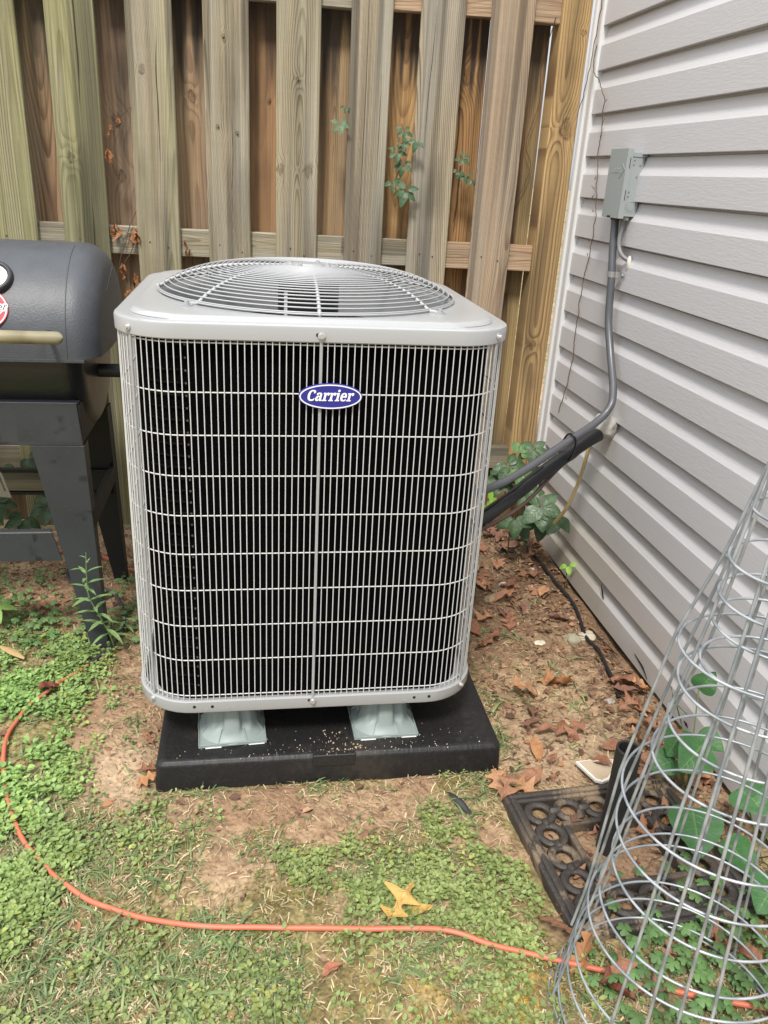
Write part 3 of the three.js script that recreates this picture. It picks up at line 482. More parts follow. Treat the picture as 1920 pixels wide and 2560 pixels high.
  const lump = (name, lab, c, r, sd, sc, mat) => { const g = new THREE.IcosahedronGeometry(1, 4), p = g.attributes.position; for (let i = 0; i < p.count; i++) { const v = new THREE.Vector3().fromBufferAttribute(p, i); const k = .62 + .75 * fbm(v.x * 1.7 + sd, v.y * 1.7 + v.z * 2.1 + sd, 120 + sd, 3); p.setXYZ(i, v.x * k * r * sc[0], v.y * k * r * sc[1], v.z * k * r * sc[2]); } const q = mergeVertices(clean(g).deleteAttribute('normal').deleteAttribute('uv')); q.computeVertexNormals(); q.translate(...c); const t = thing(name, lab, 'sealant', c); part('lump', q, mat, t); };
  const putty = phys([.46, .45, .40], .5, { bumpMap: paintBump, bumpScale: .002 });
  lump('sealant_lump', 'large grey putty lump where the line set enters the siding', [1.076, .624, -2.250], .040, 3, [1.0, .95, .9], putty);
  lump('sealant_lump', 'small off white putty dab where the grey cable enters the siding', [1.104, 1.098, -2.338], .013, 5, [.5, 1.6, .8], std([.62, .59, .54], .6));
  // insulated line set
  const Ls = spline([[1.085, .622, -2.262], [1.063, .606, -2.240], [1.007, .586, -2.212], [.922, .549, -2.168], [.824, .503, -2.118], [.745, .459, -2.078], [.691, .434, -2.050], [.643, .412, -2.025], [.58, .392, -1.99], [.50, .375, -1.95]], 120);
  const ls = thing('line_set', 'thick black foam insulated refrigerant line below the conduit', 'refrigerant line', [.8, .38, -2.1]);
  part('insulation', tube(Ls.slice(9), (t, L) => .0205 + .0012 * (vn(L * 40, 1, 131) - .5) - .002 * Math.exp(-(((L - .36) / .007) ** 2)), 16), phys([.020, .020, .022], .55, { bumpMap: padBump, bumpScale: .0008 }), ls);
  part('slit', tube(Ls.slice(50, 112).map(([x, y, z], i) => [x - .004, y + .0205, z + .006 + .0012 * Math.sin(i * .4)]), .0022, 6), std([.006, .006, .006], .8), ls);
  const wire = thing('control_wire', 'thin brown control wire hanging under the line set', 'wire', [.8, .4, -2.1]);
  part('sheath', tube(spline([[1.0, .567, -2.215], [.969, .541, -2.199], [.923, .524, -2.172], [.864, .485, -2.136], [.816, .449, -2.106], [.75, .417, -2.065], [.64, .392, -1.998], [.56, .378, -1.95], [.50, .37, -1.92]], 90), .0055, 8), std([.075, .048, .042], .45), wire);
  const zt = thing('cable_tie', 'black cable tie round the conduit and line set', 'cable tie', [.905, .59, -2.11]);
  { const P = [], c = [.915, .586, -2.139], d = V3([.80, .36, -.40]).normalize(), uu = V3([0, .842, .54]); uu.addScaledVector(d, -uu.dot(d)).normalize(); const vv = new THREE.Vector3().crossVectors(d, uu); for (let i = 0; i < 40; i++) { const t = i / 40 * Math.PI * 2, a = .0640 * Math.cos(t), b = .0225 * Math.sign(Math.sin(t)) * Math.pow(Math.abs(Math.sin(t)), .7); P.push([c[0] + uu.x * a + vv.x * b, c[1] + uu.y * a + vv.y * b, c[2] + uu.z * a + vv.z * b]); } part('band', tube(P, .0030, 6, true), std([.012, .012, .012], .4), zt); }
  const hose = thing('drain_hose', 'yellowed plastic drain hose hanging from the sealant on the siding', 'hose', [1.03, .25, -2.31]);
  part('tube', tube(spline([[1.072, .598, -2.285], [1.065, .565, -2.305], [1.06, .535, -2.307], [1.042, .42, -2.303], [1.02, .323, -2.315], [1.0, .247, -2.352]], 60), .0062, 10), phys([.44, .34, .16], .4, { clearcoat: .3 }), hose);
}
// ------------------------------------------------------------------ barrel grill
const grillBump = tex(512, 512, (u, v) => .6 * vn(u * 260, v * 260, 141) + .4 * fbm(u * 20, v * 20, 142, 3), false);
const grillMap = tex(512, 512, (u, v) => { const f = vn(u * 330, v * 330, 143) > .965 && fbm(u * 12, v * 12, 144, 2) > .45 ? .10 : 0; const k = .85 + .3 * fbm(u * 14, v * 14, 145, 4); return [.062 * k + f * .5, .069 * k + f * .52, .079 * k + f * .55]; });
const lidM = phys([1, 1, 1], .46, { map: grillMap, bumpMap: grillBump, bumpScale: .0006 });
const frameMap = tex(512, 512, (u, v) => { const k = .8 + .5 * fbm(u * 6, v * 6, 146, 4); let c = [.034 * k, .038 * k, .043 * k]; const s = sst(.62, .78, fbm(u * 13, v * 13, 147, 3)); c = mix3(c, [.010, .010, .011], s * .7); if (vn(u * 260, v * 260, 148) > .975) c = [.12, .12, .12]; return c; });
const frameM = phys([1, 1, 1], .42, { map: frameMap, bumpMap: grillBump, bumpScale: .0003 });
const frameD = std([.016, .016, .016], .6, { bumpMap: grillBump, bumpScale: .0004 });
{
  const g = thing('barrel_grill', 'dark grey barrel grill on tapered legs with wooden lid handle', 'grill', [-.78, 0, -2.28]);
  const cy = .845, cz = -2.29, R = .25, xR = -.378, xL = -1.22;
  // half barrel: arc angles from t0 to t1, rounded at both ends; a slight D shape
  const shell = (R0, t0, t1, x0, x1, rd, end = .6) => {
    const secs = []; for (let k = 0; k <= 6; k++) { const q = k / 6 * Math.PI / 2; secs.push([x0 + rd * (1 - Math.sin(q)), 1 - rd / R0 * (1 - Math.cos(q)) * end * 1.6]); }
    const S = [[x0, .02], ...[...Array(7)].map((_, k) => { const q = k / 6 * Math.PI / 2; return [x0 + rd * (1 - Math.sin(q)), 1 - rd / R0 * (1 - Math.sin(q)) ** 1 + rd / R0 * (Math.cos(q) * 0)]; })];
    const prof = []; prof.push([x0, .0]); prof.push([x0, .55]);
    for (let k = 0; k <= 7; k++) { const q = k / 7 * Math.PI / 2; prof.push([x0 + rd - rd * Math.cos(q), 1 - rd / R0 + rd / R0 * Math.sin(q)]); }
    for (let k = 1; k < 8; k++) prof.push([mix(x0 + rd, x1 - rd, k / 8), 1]);
    for (let k = 0; k <= 7; k++) { const q = k / 7 * Math.PI / 2; prof.push([x1 - rd + rd * Math.sin(q), 1 - rd / R0 + rd / R0 * Math.cos(q)]); }
    prof.push([x1 + .006, .5]); prof.push([x1 + .008, .0]);
    const N = 40; return toCreasedNormals(grid(prof.length - 1, N, (i, j) => { const t = mix(t0, t1, j / N), [x, s] = prof[i]; return [x, cy + R0 * s * Math.sin(t), cz + R0 * s * Math.cos(t)]; }, (i, j, p) => [p[0] * 2, (t0 + (t1 - t0) * j / N) * .5]), .45);
  };
  const lid = part('lid', shell(R, -.02, 3.25, xL, xR, .065), lidM, g);
  part('lid_lip', [box(xL + .03, xR - .035, cy - .012, cy - .004, cz + R - .003, cz + R + .001, .001)], lidM, lid);
  part('seam', tube([...Array(20)].map((_, i) => { const t = mix(0.0, 1.4, i / 19); return [-.452, cy + (R + .0002) * Math.sin(t), cz + (R + .0002) * Math.cos(t)]; }), .0013, 5), lidM, lid);
  // pressed ribs on the end of the lid
  for (const [y0, z0, y1, z1] of [[.985, -2.20, 1.03, -2.32], [.925, -2.17, 1.0, -2.38], [.88, -2.13, .935, -2.27]]) part('rib', tube([[xR + .0005, y0, z0], [xR + .0005, y1, z1]], .0035, 6), lidM, lid);
  part('barrel', shell(R - .008, 3.12, 6.30, xL + .01, xR - .046, .05), phys([.010, .0105, .012], .36, { bumpMap: grillBump, bumpScale: .0004, clearcoat: .2 }), g);
  // wooden handle
  const hw = woodTex({ seed: 71, tone: 1, streak: 0, light: [.22, .195, .125], dark: [.13, .11, .06], green: .3, freq: 300, d0: .02, w: .05, W: 64, H: 512 });
  hw.roughness = .6;
  part('handle', tube([...Array(60)].map((_, i) => { const x = i < 20 ? mix(-1.16, -.455, i / 19) : mix(-.455, -.4405, Math.sin((i - 19) / 40 * Math.PI / 2)); return [x, .909, -1.962]; }), t => { const i = t * 59; return i <= 19 ? .0152 : .0152 * Math.max(.06, Math.cos((i - 19) / 40 * Math.PI / 2)); }, 20), hw, g);
  for (const x of [-1.1, -.49]) part('handle_bracket', tube([[x, .909, -1.965], [x, .905, cz + R * Math.cos(.24)]], .006, 8), frameD, g);
  // thermometer and round badge low on the lid front, cut by the frame
  const on = (t, o = 0) => [cy + (R + o) * Math.sin(t), cz + (R + o) * Math.cos(t)];
  const face = (x, t, geo) => { const [y, z] = on(t); geo.rotateX(-t); return geo.translate(x, y, z); };
  const th = part('thermometer', face(-.620, .775, new THREE.LatheGeometry([[.0, .006], [.033, .006], [.035, .012], [.040, .014], [.045, .010], [.047, .0], [.047, -.003]].map(a => new THREE.Vector2(...a)), 40).rotateX(Math.PI / 2)), std([.03, .03, .032], .35), g);
  part('dial', face(-.620, .775, new THREE.CircleGeometry(.0345, 32).translate(0, 0, .0075)), std([.85, .85, .83], .3), th);
  const cv = document.createElement('canvas'); cv.width = 512; cv.height = 512; const cx = cv.getContext('2d');
  cx.fillStyle = '#b51f31'; cx.fillRect(0, 0, 512, 512); cx.strokeStyle = '#f3d9d9'; cx.lineWidth = 16; cx.beginPath(); cx.arc(256, 256, 236, 0, 7); cx.stroke();
  cx.save(); cx.translate(256, 250); cx.rotate(-.06); cx.font = 'italic bold 118px sans-serif'; cx.textAlign = 'right'; cx.lineWidth = 34; cx.strokeStyle = '#f4f2ee'; cx.lineJoin = 'round'; cx.strokeText('ller', 232, 28); cx.fillStyle = '#23201f'; cx.fillText('ller', 232, 28); cx.restore();
  cx.strokeStyle = '#f4f2ee'; cx.lineWidth = 30; cx.beginPath(); cx.arc(230, 130, 250, .55, 1.5); cx.stroke(); cx.strokeStyle = '#23201f'; cx.lineWidth = 9; cx.beginPath(); cx.arc(226, 128, 250, .5, 1.5); cx.stroke();
  cx.font = 'bold 46px sans-serif'; cx.fillStyle = '#f4f2ee'; cx.fillText('n', 356, 430);
  const ct = new THREE.CanvasTexture(cv); ct.colorSpace = THREE.SRGBColorSpace; ct.magFilter = THREE.LinearFilter;
  const bd = part('badge', face(-.629, .45, new THREE.CylinderGeometry(.0475, .0475, .004, 48).rotateX(Math.PI / 2).translate(0, 0, .001)), std([.45, .02, .03], .4), g);
  part('badge_print', face(-.629, .45, new THREE.CircleGeometry(.0475, 48).translate(0, 0, .0036)), std([1, 1, 1], .4, { map: ct }), bd);
  // side tube
  part('side_tube', tube([[xR - .06, .767, -2.25], [-.30, .767, -2.25]], .0185, 16), phys([.03, .03, .033], .4), g);
  // frame: front board, side boards, tapered folded legs, stretchers
  const zf = -2.052;
  const quad = (P, d) => { const s = new THREE.Shape(); P.forEach(([x, y], i) => i ? s.lineTo(x, y) : s.moveTo(x, y)); s.closePath(); return new THREE.ExtrudeGeometry(s, { depth: d, bevelEnabled: true, bevelSize: .001, bevelThickness: .001, bevelSegments: 1 }); };
  const uvm = (q) => { const p = q.attributes.position, u = q.attributes.uv; for (let i = 0; i < p.count; i++) u.setXY(i, p.getX(i) * 1.6 + p.getZ(i), p.getY(i) * 1.6); return q; };
  part('front_board', [uvm(quad([[-1.2, .619], [-.438, .617], [-.445, .728], [-1.2, .728]], .003).translate(0, 0, zf - .003)), uvm(box(-1.2, -.442, .724, .729, zf - .03, zf, .001))], frameM, g);
  part('side_board', uvm(box(-.4475, -.4385, .619, .722, -2.47, zf - .004, .001)), frameD, g);
  part('side_board', uvm(box(-1.2, -1.191, .619, .722, -2.47, zf - .004, .001)), frameD, g);
  const leg = (m, front, z, dz) => { // m: +1 right, -1 mirrored
    const X = x => m > 0 ? x : -.819 * 2 - x + .0;
    const P = [[X(-.566), .614], [X(-.436), .614], [X(-.4215), -.01], [X(-.4635), -.01]]; if (m < 0) P.reverse();
    const fl = grid(1, 1, (i, j) => [X(mix(-.436, -.4215, i)), mix(.614, -.01, i), z + (j ? -dz * mix(1, .62, i) : 0)]);
    return [uvm(quad(P, .003).translate(0, 0, z - .003)), fl];
  };
  part('leg', leg(1, 1, zf - .001, .055), frameM, g); part('leg', leg(-1, 1, zf - .001, .055), frameM, g);
  part('leg', leg(1, 0, -2.47, -.055), frameD, g); part('leg', leg(-1, 0, -2.47, -.055), frameD, g);
  part('lower_board', [uvm(quad([[-1.16, .285], [-.5215, .285], [-.541, .368], [-1.16, .368]], .003).translate(0, 0, zf - .008)), uvm(box(-1.16, -.543, .366, .371, zf - .025, zf - .0055, .001))], frameM, g);
  part('stretcher', box(-.447, -.430, .375, .425, -2.46, zf - .01, .002), frameD, g);
  part('stretcher', box(-1.21, -1.19, .375, .425, -2.46, zf - .01, .002), frameD, g);
  part('rear_rail', [box(-1.19, -.45, .392, .402, -2.478, -2.455, .002), box(-1.19, -.45, .318, .328, -2.478, -2.455, .002)], frameD, g);
  part('rear_slat', plank(-1.19, -.56, .329, .391, -2.475, -2.462, 'x', 91, 0, .4), railW[0], g);
  part('end_bracket', box(-.56, -.45, .329, .391, -2.474, -2.46, .001), std([.012, .012, .012], .5), g);
  // spatula hanging from the front board
  const sp = thing('spatula', 'slotted steel spatula hanging under the grill front board', 'spatula', [-.65, .5, -2.02]);
  const ss = new THREE.Shape(); [[-.705, .60], [-.668, .60], [-.636, .545], [-.621, .481], [-.70, .49]].forEach(([x, y], i) => i ? ss.lineTo(x, y) : ss.moveTo(x, y)); ss.closePath();
  for (const o of [0, .016, .032]) { const h = new THREE.Path(); [[-.632 - o, .50], [-.637 - o, .50], [-.648 - o, .545], [-.643 - o, .545]].forEach(([x, y], i) => i ? h.lineTo(x, y) : h.moveTo(x, y)); ss.holes.push(h); }
  const steel = std([.22, .22, .215], .35, { metalness: .8 });
  part('blade', new THREE.ExtrudeGeometry(ss, { depth: .0015, bevelEnabled: false }).translate(0, 0, -2.03), steel, sp);
  part('handle', tube([[-.688, .60, -2.029], [-.70, .66, -2.022], [-.72, .76, -2.018]], .0045, 8), steel, sp);
}
// ------------------------------------------------------------------ orange cord
const DARK = [[-.46, -1.953], [-.427, -2.016], [-.398, -2.08], [-.389, -2.17], [-.401, -2.24], [-.426, -2.299], [-.457, -2.36], [-.52, -2.41], [-.587, -2.439], [-.606, -2.463], [-.625, -2.513], [-.631, -2.554], [-.60, -2.60], [-.531, -2.629]];
const ORANGE = [[.90, -.80], [.736, -.857], [.627, -.903], [.529, -.943], [.475, -.965], [.412, -.988], [.373, -1.008], [.332, -1.022], [.272, -1.03], [.204, -1.041], [.111, -1.052], [.051, -1.06], [.001, -1.067], [-.066, -1.075], [-.117, -1.085], [-.168, -1.1], [-.22, -1.12], [-.273, -1.144], [-.319, -1.168], [-.358, -1.196], [-.39, -1.226], [-.425, -1.27], [-.461, -1.309], [-.49, -1.355], [-.528, -1.431], [-.557, -1.505], [-.576, -1.568], [-.589, -1.634], [-.592, -1.685], [-.584, -1.729], [-.574, -1.775], [-.545, -1.822], [-.515, -1.87], [-.487, -1.907], [-.46, -1.953]];
{
  const E2 = [[-.531, -2.629], [-.479, -2.576], [-.44, -2.529], [-.393, -2.503], [-.33, -2.49], [-.2, -2.52]];
  const E3 = [[-1.1, -2.60], [-.95, -2.63], [-.872, -2.637], [-.828, -2.642], [-.75, -2.66], [-.65, -2.68], [-.531, -2.629]];
  const lay = (L, n) => spline(L.map(([x, z]) => [x, gh(x, z) + .011, z]), n).map(([x, y, z]) => [x, Math.max(y, gh(x, z) + .008), z]);
  const cm = tex(512, 32, (u, v) => { const d = sst(.62, .8, fbm(u * 24, v * 2, 151, 3)) * .5; return mix3([.60, .165, .09], [.40, .20, .13], d); });
  const om = std([1, 1, 1], .5, { map: cm });
  const c = thing('extension_cord', 'orange extension cord curving over the grass with a dark taped length by the grill leg', 'cord', [-.1, 0, -1.5]);
  part('cable', tube(lay(ORANGE, 300), .0052, 8), om, c); part('dark_length', tube(lay(DARK, 120), .0056, 8), std([.055, .05, .058], .5), c);
  part('cable', tube(lay(E2, 50), .0052, 8), om, c); part('cable', tube(lay(E3, 50), .0052, 8), om, c);
  const bt = thing('black_tubing', 'thin black irrigation tube on the soil along the siding', 'tube', [1.04, 0, -2.1]);
  part('tube', tube(lay([[1.02, -2.62], [1.049, -2.401], [1.057, -2.218], [1.025, -2.016], [1.035, -1.962], [1.018, -1.85], [1.001, -1.75], [.985, -1.70]], 120), .006, 8), std([.014, .014, .015], .5), bt);
}
// ------------------------------------------------------------------ tomato cages
const galvMap = tex(256, 32, (u, v) => { const n = fbm(u * 30, v * 4, 161, 3); let c = mix3([.27, .305, .335], [.50, .54, .57], sst(.3, .7, n)); if (fbm(u * 17, v * 2, 163, 2) > .89) c = [.34, .20, .13]; return c; });
const galv = std([1, 1, 1], .45, { map: galvMap, metalness: .5 });
{
  const cages = [
    { R: [[.940, .066], [.870, .079], [.735, .116], [.482, .150], [.235, .163]], a: .55, top: 1.42, rt: .045, l: 'galvanized wire tomato cage, topmost of the nested stack by the siding' },
    { R: [[.815, .081], [.680, .107], [.410, .147], [.138, .170]], a: .82, top: 1.36, rt: .045, l: 'galvanized wire tomato cage, second from the top of the nested stack by the siding' },
    { R: [[.775, .081], [.610, .108], [.335, .142], [.085, .175]], low: [.018, .188], a: .30, top: 1.30, rt: .05, l: 'galvanized wire tomato cage, third from the top of the nested stack by the siding' },
    { R: [[.715, .084], [.550, .119], [.270, .150], [.034, .182]], low: [.008, .197], a: 1.10, top: 1.24, rt: .05, l: 'galvanized wire tomato cage resting on the ground, lowest of the nested stack' },
  ];
  const CX = .6806, CZ = -.82;
  for (const [k, c] of cages.entries()) {
    const t = thing('tomato_cage', c.l, 'tomato cage', [CX, 0, CZ], 'nested tomato cages');
    const prof = [[c.top, c.rt * .6], [1.05, c.rt], ...c.R, [Math.max(.005, c.R[c.R.length - 1][0] - .10), c.R[c.R.length - 1][1] + .012]];
    const ra = y => { for (let i = 0; i < prof.length - 1; i++) if (y <= prof[i][0] && y >= prof[i + 1][0]) return mix(prof[i][1], prof[i + 1][1], (prof[i][0] - y) / (prof[i][0] - prof[i + 1][0])); return prof[prof.length - 1][1]; };
    for (const [y, r] of [...c.R, ...(c.low ? [c.low] : [])]) { const P = [], tl = rr(-.03, .03), t2 = rr(-.03, .03); for (let i = 0; i < 80; i++) { const q = i / 80 * Math.PI * 2; P.push([CX + r * Math.cos(q), y + r * (tl * Math.cos(q) + t2 * Math.sin(q)), CZ + r * Math.sin(q)]); } part('ring', tube(P, .0021, 7, true), galv, t); }
    for (let i = 0; i < 4; i++) { const q = c.a + i * Math.PI / 2 + rr(-.05, .05), P = []; for (let j = 0; j <= 30; j++) { const y = mix(prof[prof.length - 1][0], c.top, j / 30); const r = ra(y) + .004; P.push([CX + r * Math.cos(q + j * .0015), y, CZ + r * Math.sin(q + j * .0015)]); } part('upright', tube(P, .0024, 7), galv, t); }
  }
}
// ------------------------------------------------------------------ stepping mat, pipe, tile
{
  const mm = phys([1, 1, 1], .55, { map: tex(512, 512, (u, v) => { const n = fbm(u * 8, v * 8, 171, 4), d = sst(.60, .70, n + .12 * vn(u * 120, v * 120, 172)) * sst(.8, .35, fbm(u * 3, v * 3, 174, 2)); const k = .8 + .4 * vn(u * 160, v * 160, 173); return mix3([.048 * k, .041 * k, .036 * k], [.34 * k, .25 * k, .16 * k], d * .8); }), bumpMap: padBump, bumpScale: .0015 });
  const m = thing('ornamental_mat', 'black cast mat with chain link border lying on the soil under the tomato cages', 'stepping mat', [.7, 0, -1.16]);
  const x0 = .548, x1 = .952, z0 = -1.352, z1 = -.975, Y = .030;
  const skew = g => { const p = g.attributes.position; for (let i = 0; i < p.count; i++) { const x = p.getX(i), z = p.getZ(i); p.setXYZ(i, x + (z - z0) * .085, p.getY(i) + gh(.7, -1.15) * .5, z - (x - x0) * .055); } g.computeVertexNormals(); const u = g.attributes.uv; for (let i = 0; i < p.count; i++) u && u.setXY(i, p.getX(i) * 2.2, p.getZ(i) * 2.2 + p.getY(i) * 3); return g; };
  const bar = (a, b, c, d, y0, y1, r = .004) => skew(toCreasedNormals(clean(box(a, b, y0, y1, c, d, r)), .6));
  const edge = [[x0, x1, z0, z0 + .030], [x0, x1, z1 - .030, z1], [x0, x0 + .030, z0 + .0301, z1 - .0301], [x1 - .030, x1, z0 + .0301, z1 - .0301]];
  for (const [a, b, c, d] of edge) part('border', bar(a, b, c, d, -.01, Y - .006), mm, m);
  const i0 = .009, i1 = .022; for (const [a, b, c, d] of [[x0 + i0, x1 - i0, z0 + i0, z0 + i1], [x0 + i0, x1 - i0, z1 - i1, z1 - i0], [x0 + i0, x0 + i1, z0 + i1, z1 - i1], [x1 - i1, x1 - i0, z0 + i1, z1 - i1]]) part('bead', bar(a, b, c, d, Y - .010, Y + .001), mm, m);
  const fx0 = x0 + .098, fx1 = x1 - .098, fz0 = z0 + .098, fz1 = z1 - .098;
  for (const [a, b, c, d] of [[fx0, fx1, fz0, fz0 + .014], [fx0, fx1, fz1 - .014, fz1], [fx0, fx0 + .014, fz0 + .0141, fz1 - .0141], [fx1 - .014, fx1, fz0 + .0141, fz1 - .0141]]) part('inner_frame', bar(a, b, c, d, -.01, Y - .004), mm, m);
  const link = (cx, cz) => { const P = []; for (let i = 0; i < 26; i++) { const t = i / 26 * Math.PI * 2; P.push([cx + .0265 * Math.cos(t), Y - .012, cz + .0265 * Math.sin(t)]); } return skew(tube(P, .0095, 8, true).translate(0, -(Y - .012), 0).scale(1, .6, 1).translate(0, Y - .012, 0)); };
  const tie = (ax, az, bx, bz) => skew(tube([[ax, Y - .010, az], [bx, Y - .010, bz]], .0098, 8));
  const nx = 5, nz = 5, mx0 = x0 + .064, mx1 = x1 - .064, mz0 = z0 + .064, mz1 = z1 - .064;
  for (let i = 0; i < nx; i++) for (const z of [mz0, mz1]) { const x = mix(mx0, mx1, i / (nx - 1)); part('link', link(x, z), mm, m); if (i < nx - 1) { const xn = mix(mx0, mx1, (i + 1) / (nx - 1)); part('tie', tie(x + .024, z, xn - .024, z), mm, m); } }
  for (let j = 1; j < nz - 1; j++) for (const x of [mx0, mx1]) part('link', link(x, mix(mz0, mz1, j / (nz - 1))), mm, m);
  for (let j = 0; j < nz - 1; j++) for (const x of [mx0, mx1]) part('tie', tie(x, mix(mz0, mz1, j / (nz - 1)) + .024, x, mix(mz0, mz1, (j + 1) / (nz - 1)) - .024), mm, m);
  // upright black pipe
  const pp = thing('drain_pipe', 'open topped black plastic pipe standing upright in the middle of the mat', 'pipe', [.741, -.02, -1.2]);
  part('pipe_wall', new THREE.LatheGeometry([[.0252, -.02], [.0252, .262], [.0246, .2645], [.0208, .2645], [.0203, .262], [.0200, -.02]].map(a => new THREE.Vector2(...a)), 40).translate(.741, 0, -1.2), phys([.024, .023, .023], .5, { bumpMap: padBump, bumpScale: .0006 }), pp);
  part('inside', disc([.741, .06, -1.2], .0202, [0, 1, 0], .002, 24), std([.05, .04, .03], .9), pp);
  // broken tile
  const ts = new THREE.Shape(); [[.763, 1.448], [.80, 1.452], [.806, 1.446], [.828, 1.449], [.858, 1.448], [.846, 1.412], [.818, 1.382], [.80, 1.376], [.786, 1.383]].forEach(([x, z], i) => i ? ts.lineTo(x, z) : ts.moveTo(x, z)); ts.closePath();
  const tile = thing('broken_tile', 'white edged piece of broken tile on the soil left of the black pipe', 'tile', [.81, 0, -1.42]);
  const flat = (s, d, y) => new THREE.ExtrudeGeometry(s, { depth: d, bevelEnabled: true, bevelSize: .0012, bevelThickness: .001, bevelSegments: 2 }).rotateX(-Math.PI / 2).translate(0, y, 0);
  part('tile_body', flat(ts, .006, .012), std([.72, .70, .64], .5), tile);
  const ts2 = new THREE.Shape(); [[.771, 1.444], [.80, 1.447], [.806, 1.441], [.828, 1.444], [.851, 1.443], [.841, 1.414], [.815, 1.388], [.80, 1.382], [.790, 1.388]].forEach(([x, z], i) => i ? ts2.lineTo(x, z) : ts2.moveTo(x, z)); ts2.closePath();
  part('dirt_film', flat(ts2, .0012, .0190), std([1, 1, 1], .9, { map: tex(128, 128, (u, v) => mix3([.42, .31, .19], [.60, .52, .40], fbm(u * 14, v * 14, 181, 4))) }), tile);
}
// ------------------------------------------------------------------ leaves and plants
const leafTex = (c0, c1, spots = 0, seed = 201) => tex(128, 256, (u, v) => { const s = Math.abs(u - .5) * 2, mid = sst(.05, .02, s); const q = (v * 7 - s * 1.6); const f = Math.abs(q - Math.round(q)); const vein = sst(.07, .02, f) * sst(1, .2, s) * .5; let c = mix3(c0, c1, Math.min(1, mid * .8 + vein) * .8); const k = .82 + .36 * fbm(u * 9, v * 16, seed, 3); c = [c[0] * k, c[1] * k, c[2] * k]; if (spots && fbm(u * 7, v * 9, seed + 4, 3) > 1 - spots) c = mix3(c, [.30, .20, .07], .8); return c; });
const leafBump = tex(128, 256, (u, v) => { const s = Math.abs(u - .5) * 2; const q = (v * 7 - s * 1.6), f = Math.abs(q - Math.round(q)); return .6 - .4 * sst(.14, .02, f) * sst(1, .3, s) - .4 * sst(.09, .02, s) + .15 * vn(u * 30, v * 60, 205); }, false);
const greenM = (c0, c1, rough = .5, spots = 0, seed = 201) => phys([1, 1, 1], rough, { map: leafTex(c0, c1, spots, seed), bumpMap: leafBump, bumpScale: .0012, transmission: .12, thickness: 0 });
const creeperM = greenM([.058, .115, .048], [.15, .22, .09], .4, .06), creeperD = greenM([.04, .085, .03], [.10, .17, .05], .48, .10, 211), brightM = greenM([.22, .42, .045], [.36, .55, .10], .5, 0, 215), broadM = greenM([.05, .145, .045], [.13, .26, .08], .45, 0, 219), weedM = greenM([.22, .36, .13], [.38, .5, .22], .45, 0, 223), midM = greenM([.085, .185, .05], [.18, .30, .09], .5, .08, 227);
// leaf blade: base at the origin, along +z, faces +y
function leaf(L, wf, o = {}) {
  const { N = 10, fold = .25, bend = .3, wave = .0, seed = 1, twist = 0 } = o;
  return grid(N, 4, (i, j) => {
    const t = i / N, s = (j - 2) / 2, w = wf(t, Math.sign(s) || 1) * L * Math.abs(s) * Math.sign(s);
    const y = Math.abs(w) * fold - bend * L * t * t + wave * L * (vn(t * 4 + seed, s * 1.5 + seed * 3.7, 231) - .5) * 2 * Math.min(1, t * 3) + (Math.abs(s) === 1 ? wave * L * (vn(t * 9 + seed, s + 4, 232) - .5) : 0);
    const a = twist * t; return [w * Math.cos(a) - y * Math.sin(a), y * Math.cos(a) + w * Math.sin(a), t * L * (1 - .12 * bend * t)];
  }, (i, j) => [j / 4, i / N]);
}
const ovate = (w, p = .38, ser = 0) => t => w * Math.pow(Math.sin(Math.PI * Math.pow(Math.min(.999, Math.max(.001, t)), p > .5 ? 1 : .75)), .8) * (1 - .18 * t) * (1 + ser * (((t * 9) % 1) - .5));
const lance = w => t => w * Math.pow(Math.sin(Math.PI * Math.min(.999, t)), .9) * (1.1 - .5 * t);
const M4 = (pos, dir, up, s = 1, roll = 0) => { // local +z to dir, +y to up
  const z = V3(dir).normalize(), y = V3(up); y.addScaledVector(z, -y.dot(z)).normalize(); const x = new THREE.Vector3().crossVectors(y, z); const m = new THREE.Matrix4().makeBasis(x, y, z); if (roll) m.multiply(new THREE.Matrix4().makeRotationZ(roll)); m.scale(new THREE.Vector3(s, s, s)); m.setPosition(...pos); return m;
};
function palmate(parent, c, up, L, mat, n = 5, spin = 0, o = {}) { // leaflets round a centre
  const u = V3(up).normalize(), a = (Math.abs(u.y) < .9 ? V3([0, 1, 0]) : V3([0, 0, -1])); a.addScaledVector(u, -a.dot(u)).normalize(); const b = new THREE.Vector3().crossVectors(u, a);
  for (let k = 0; k < n; k++) {
    const ang = spin + Math.PI + (k - (n - 1) / 2) * (o.spread ?? 1.05) + rr(-.12, .12), d = a.clone().multiplyScalar(Math.cos(ang)).addScaledVector(b, Math.sin(ang)).addScaledVector(u, rr(-.15, .2));
    const l = L * (1 - .28 * Math.abs(k - (n - 1) / 2) / n * 2) * rr(.88, 1.1);
    const g = leaf(l, ovate(o.w ?? .30, .4, .10), { N: 18, fold: rr(.1, .35), bend: rr(.1, .4), wave: .03, seed: rnd() * 50 });
    g.applyMatrix4(M4([c[0] + d.x * .006, c[1] + d.y * .006, c[2] + d.z * .006], [d.x, d.y, d.z], [u.x, u.y, u.z])); g.computeVertexNormals();
    part('leaflet', g, mat, parent);
  }
}
const stemM = std([.13, .075, .04], .7), stemG = std([.12, .19, .05], .6), twigM = std([.10, .06, .04], .85);
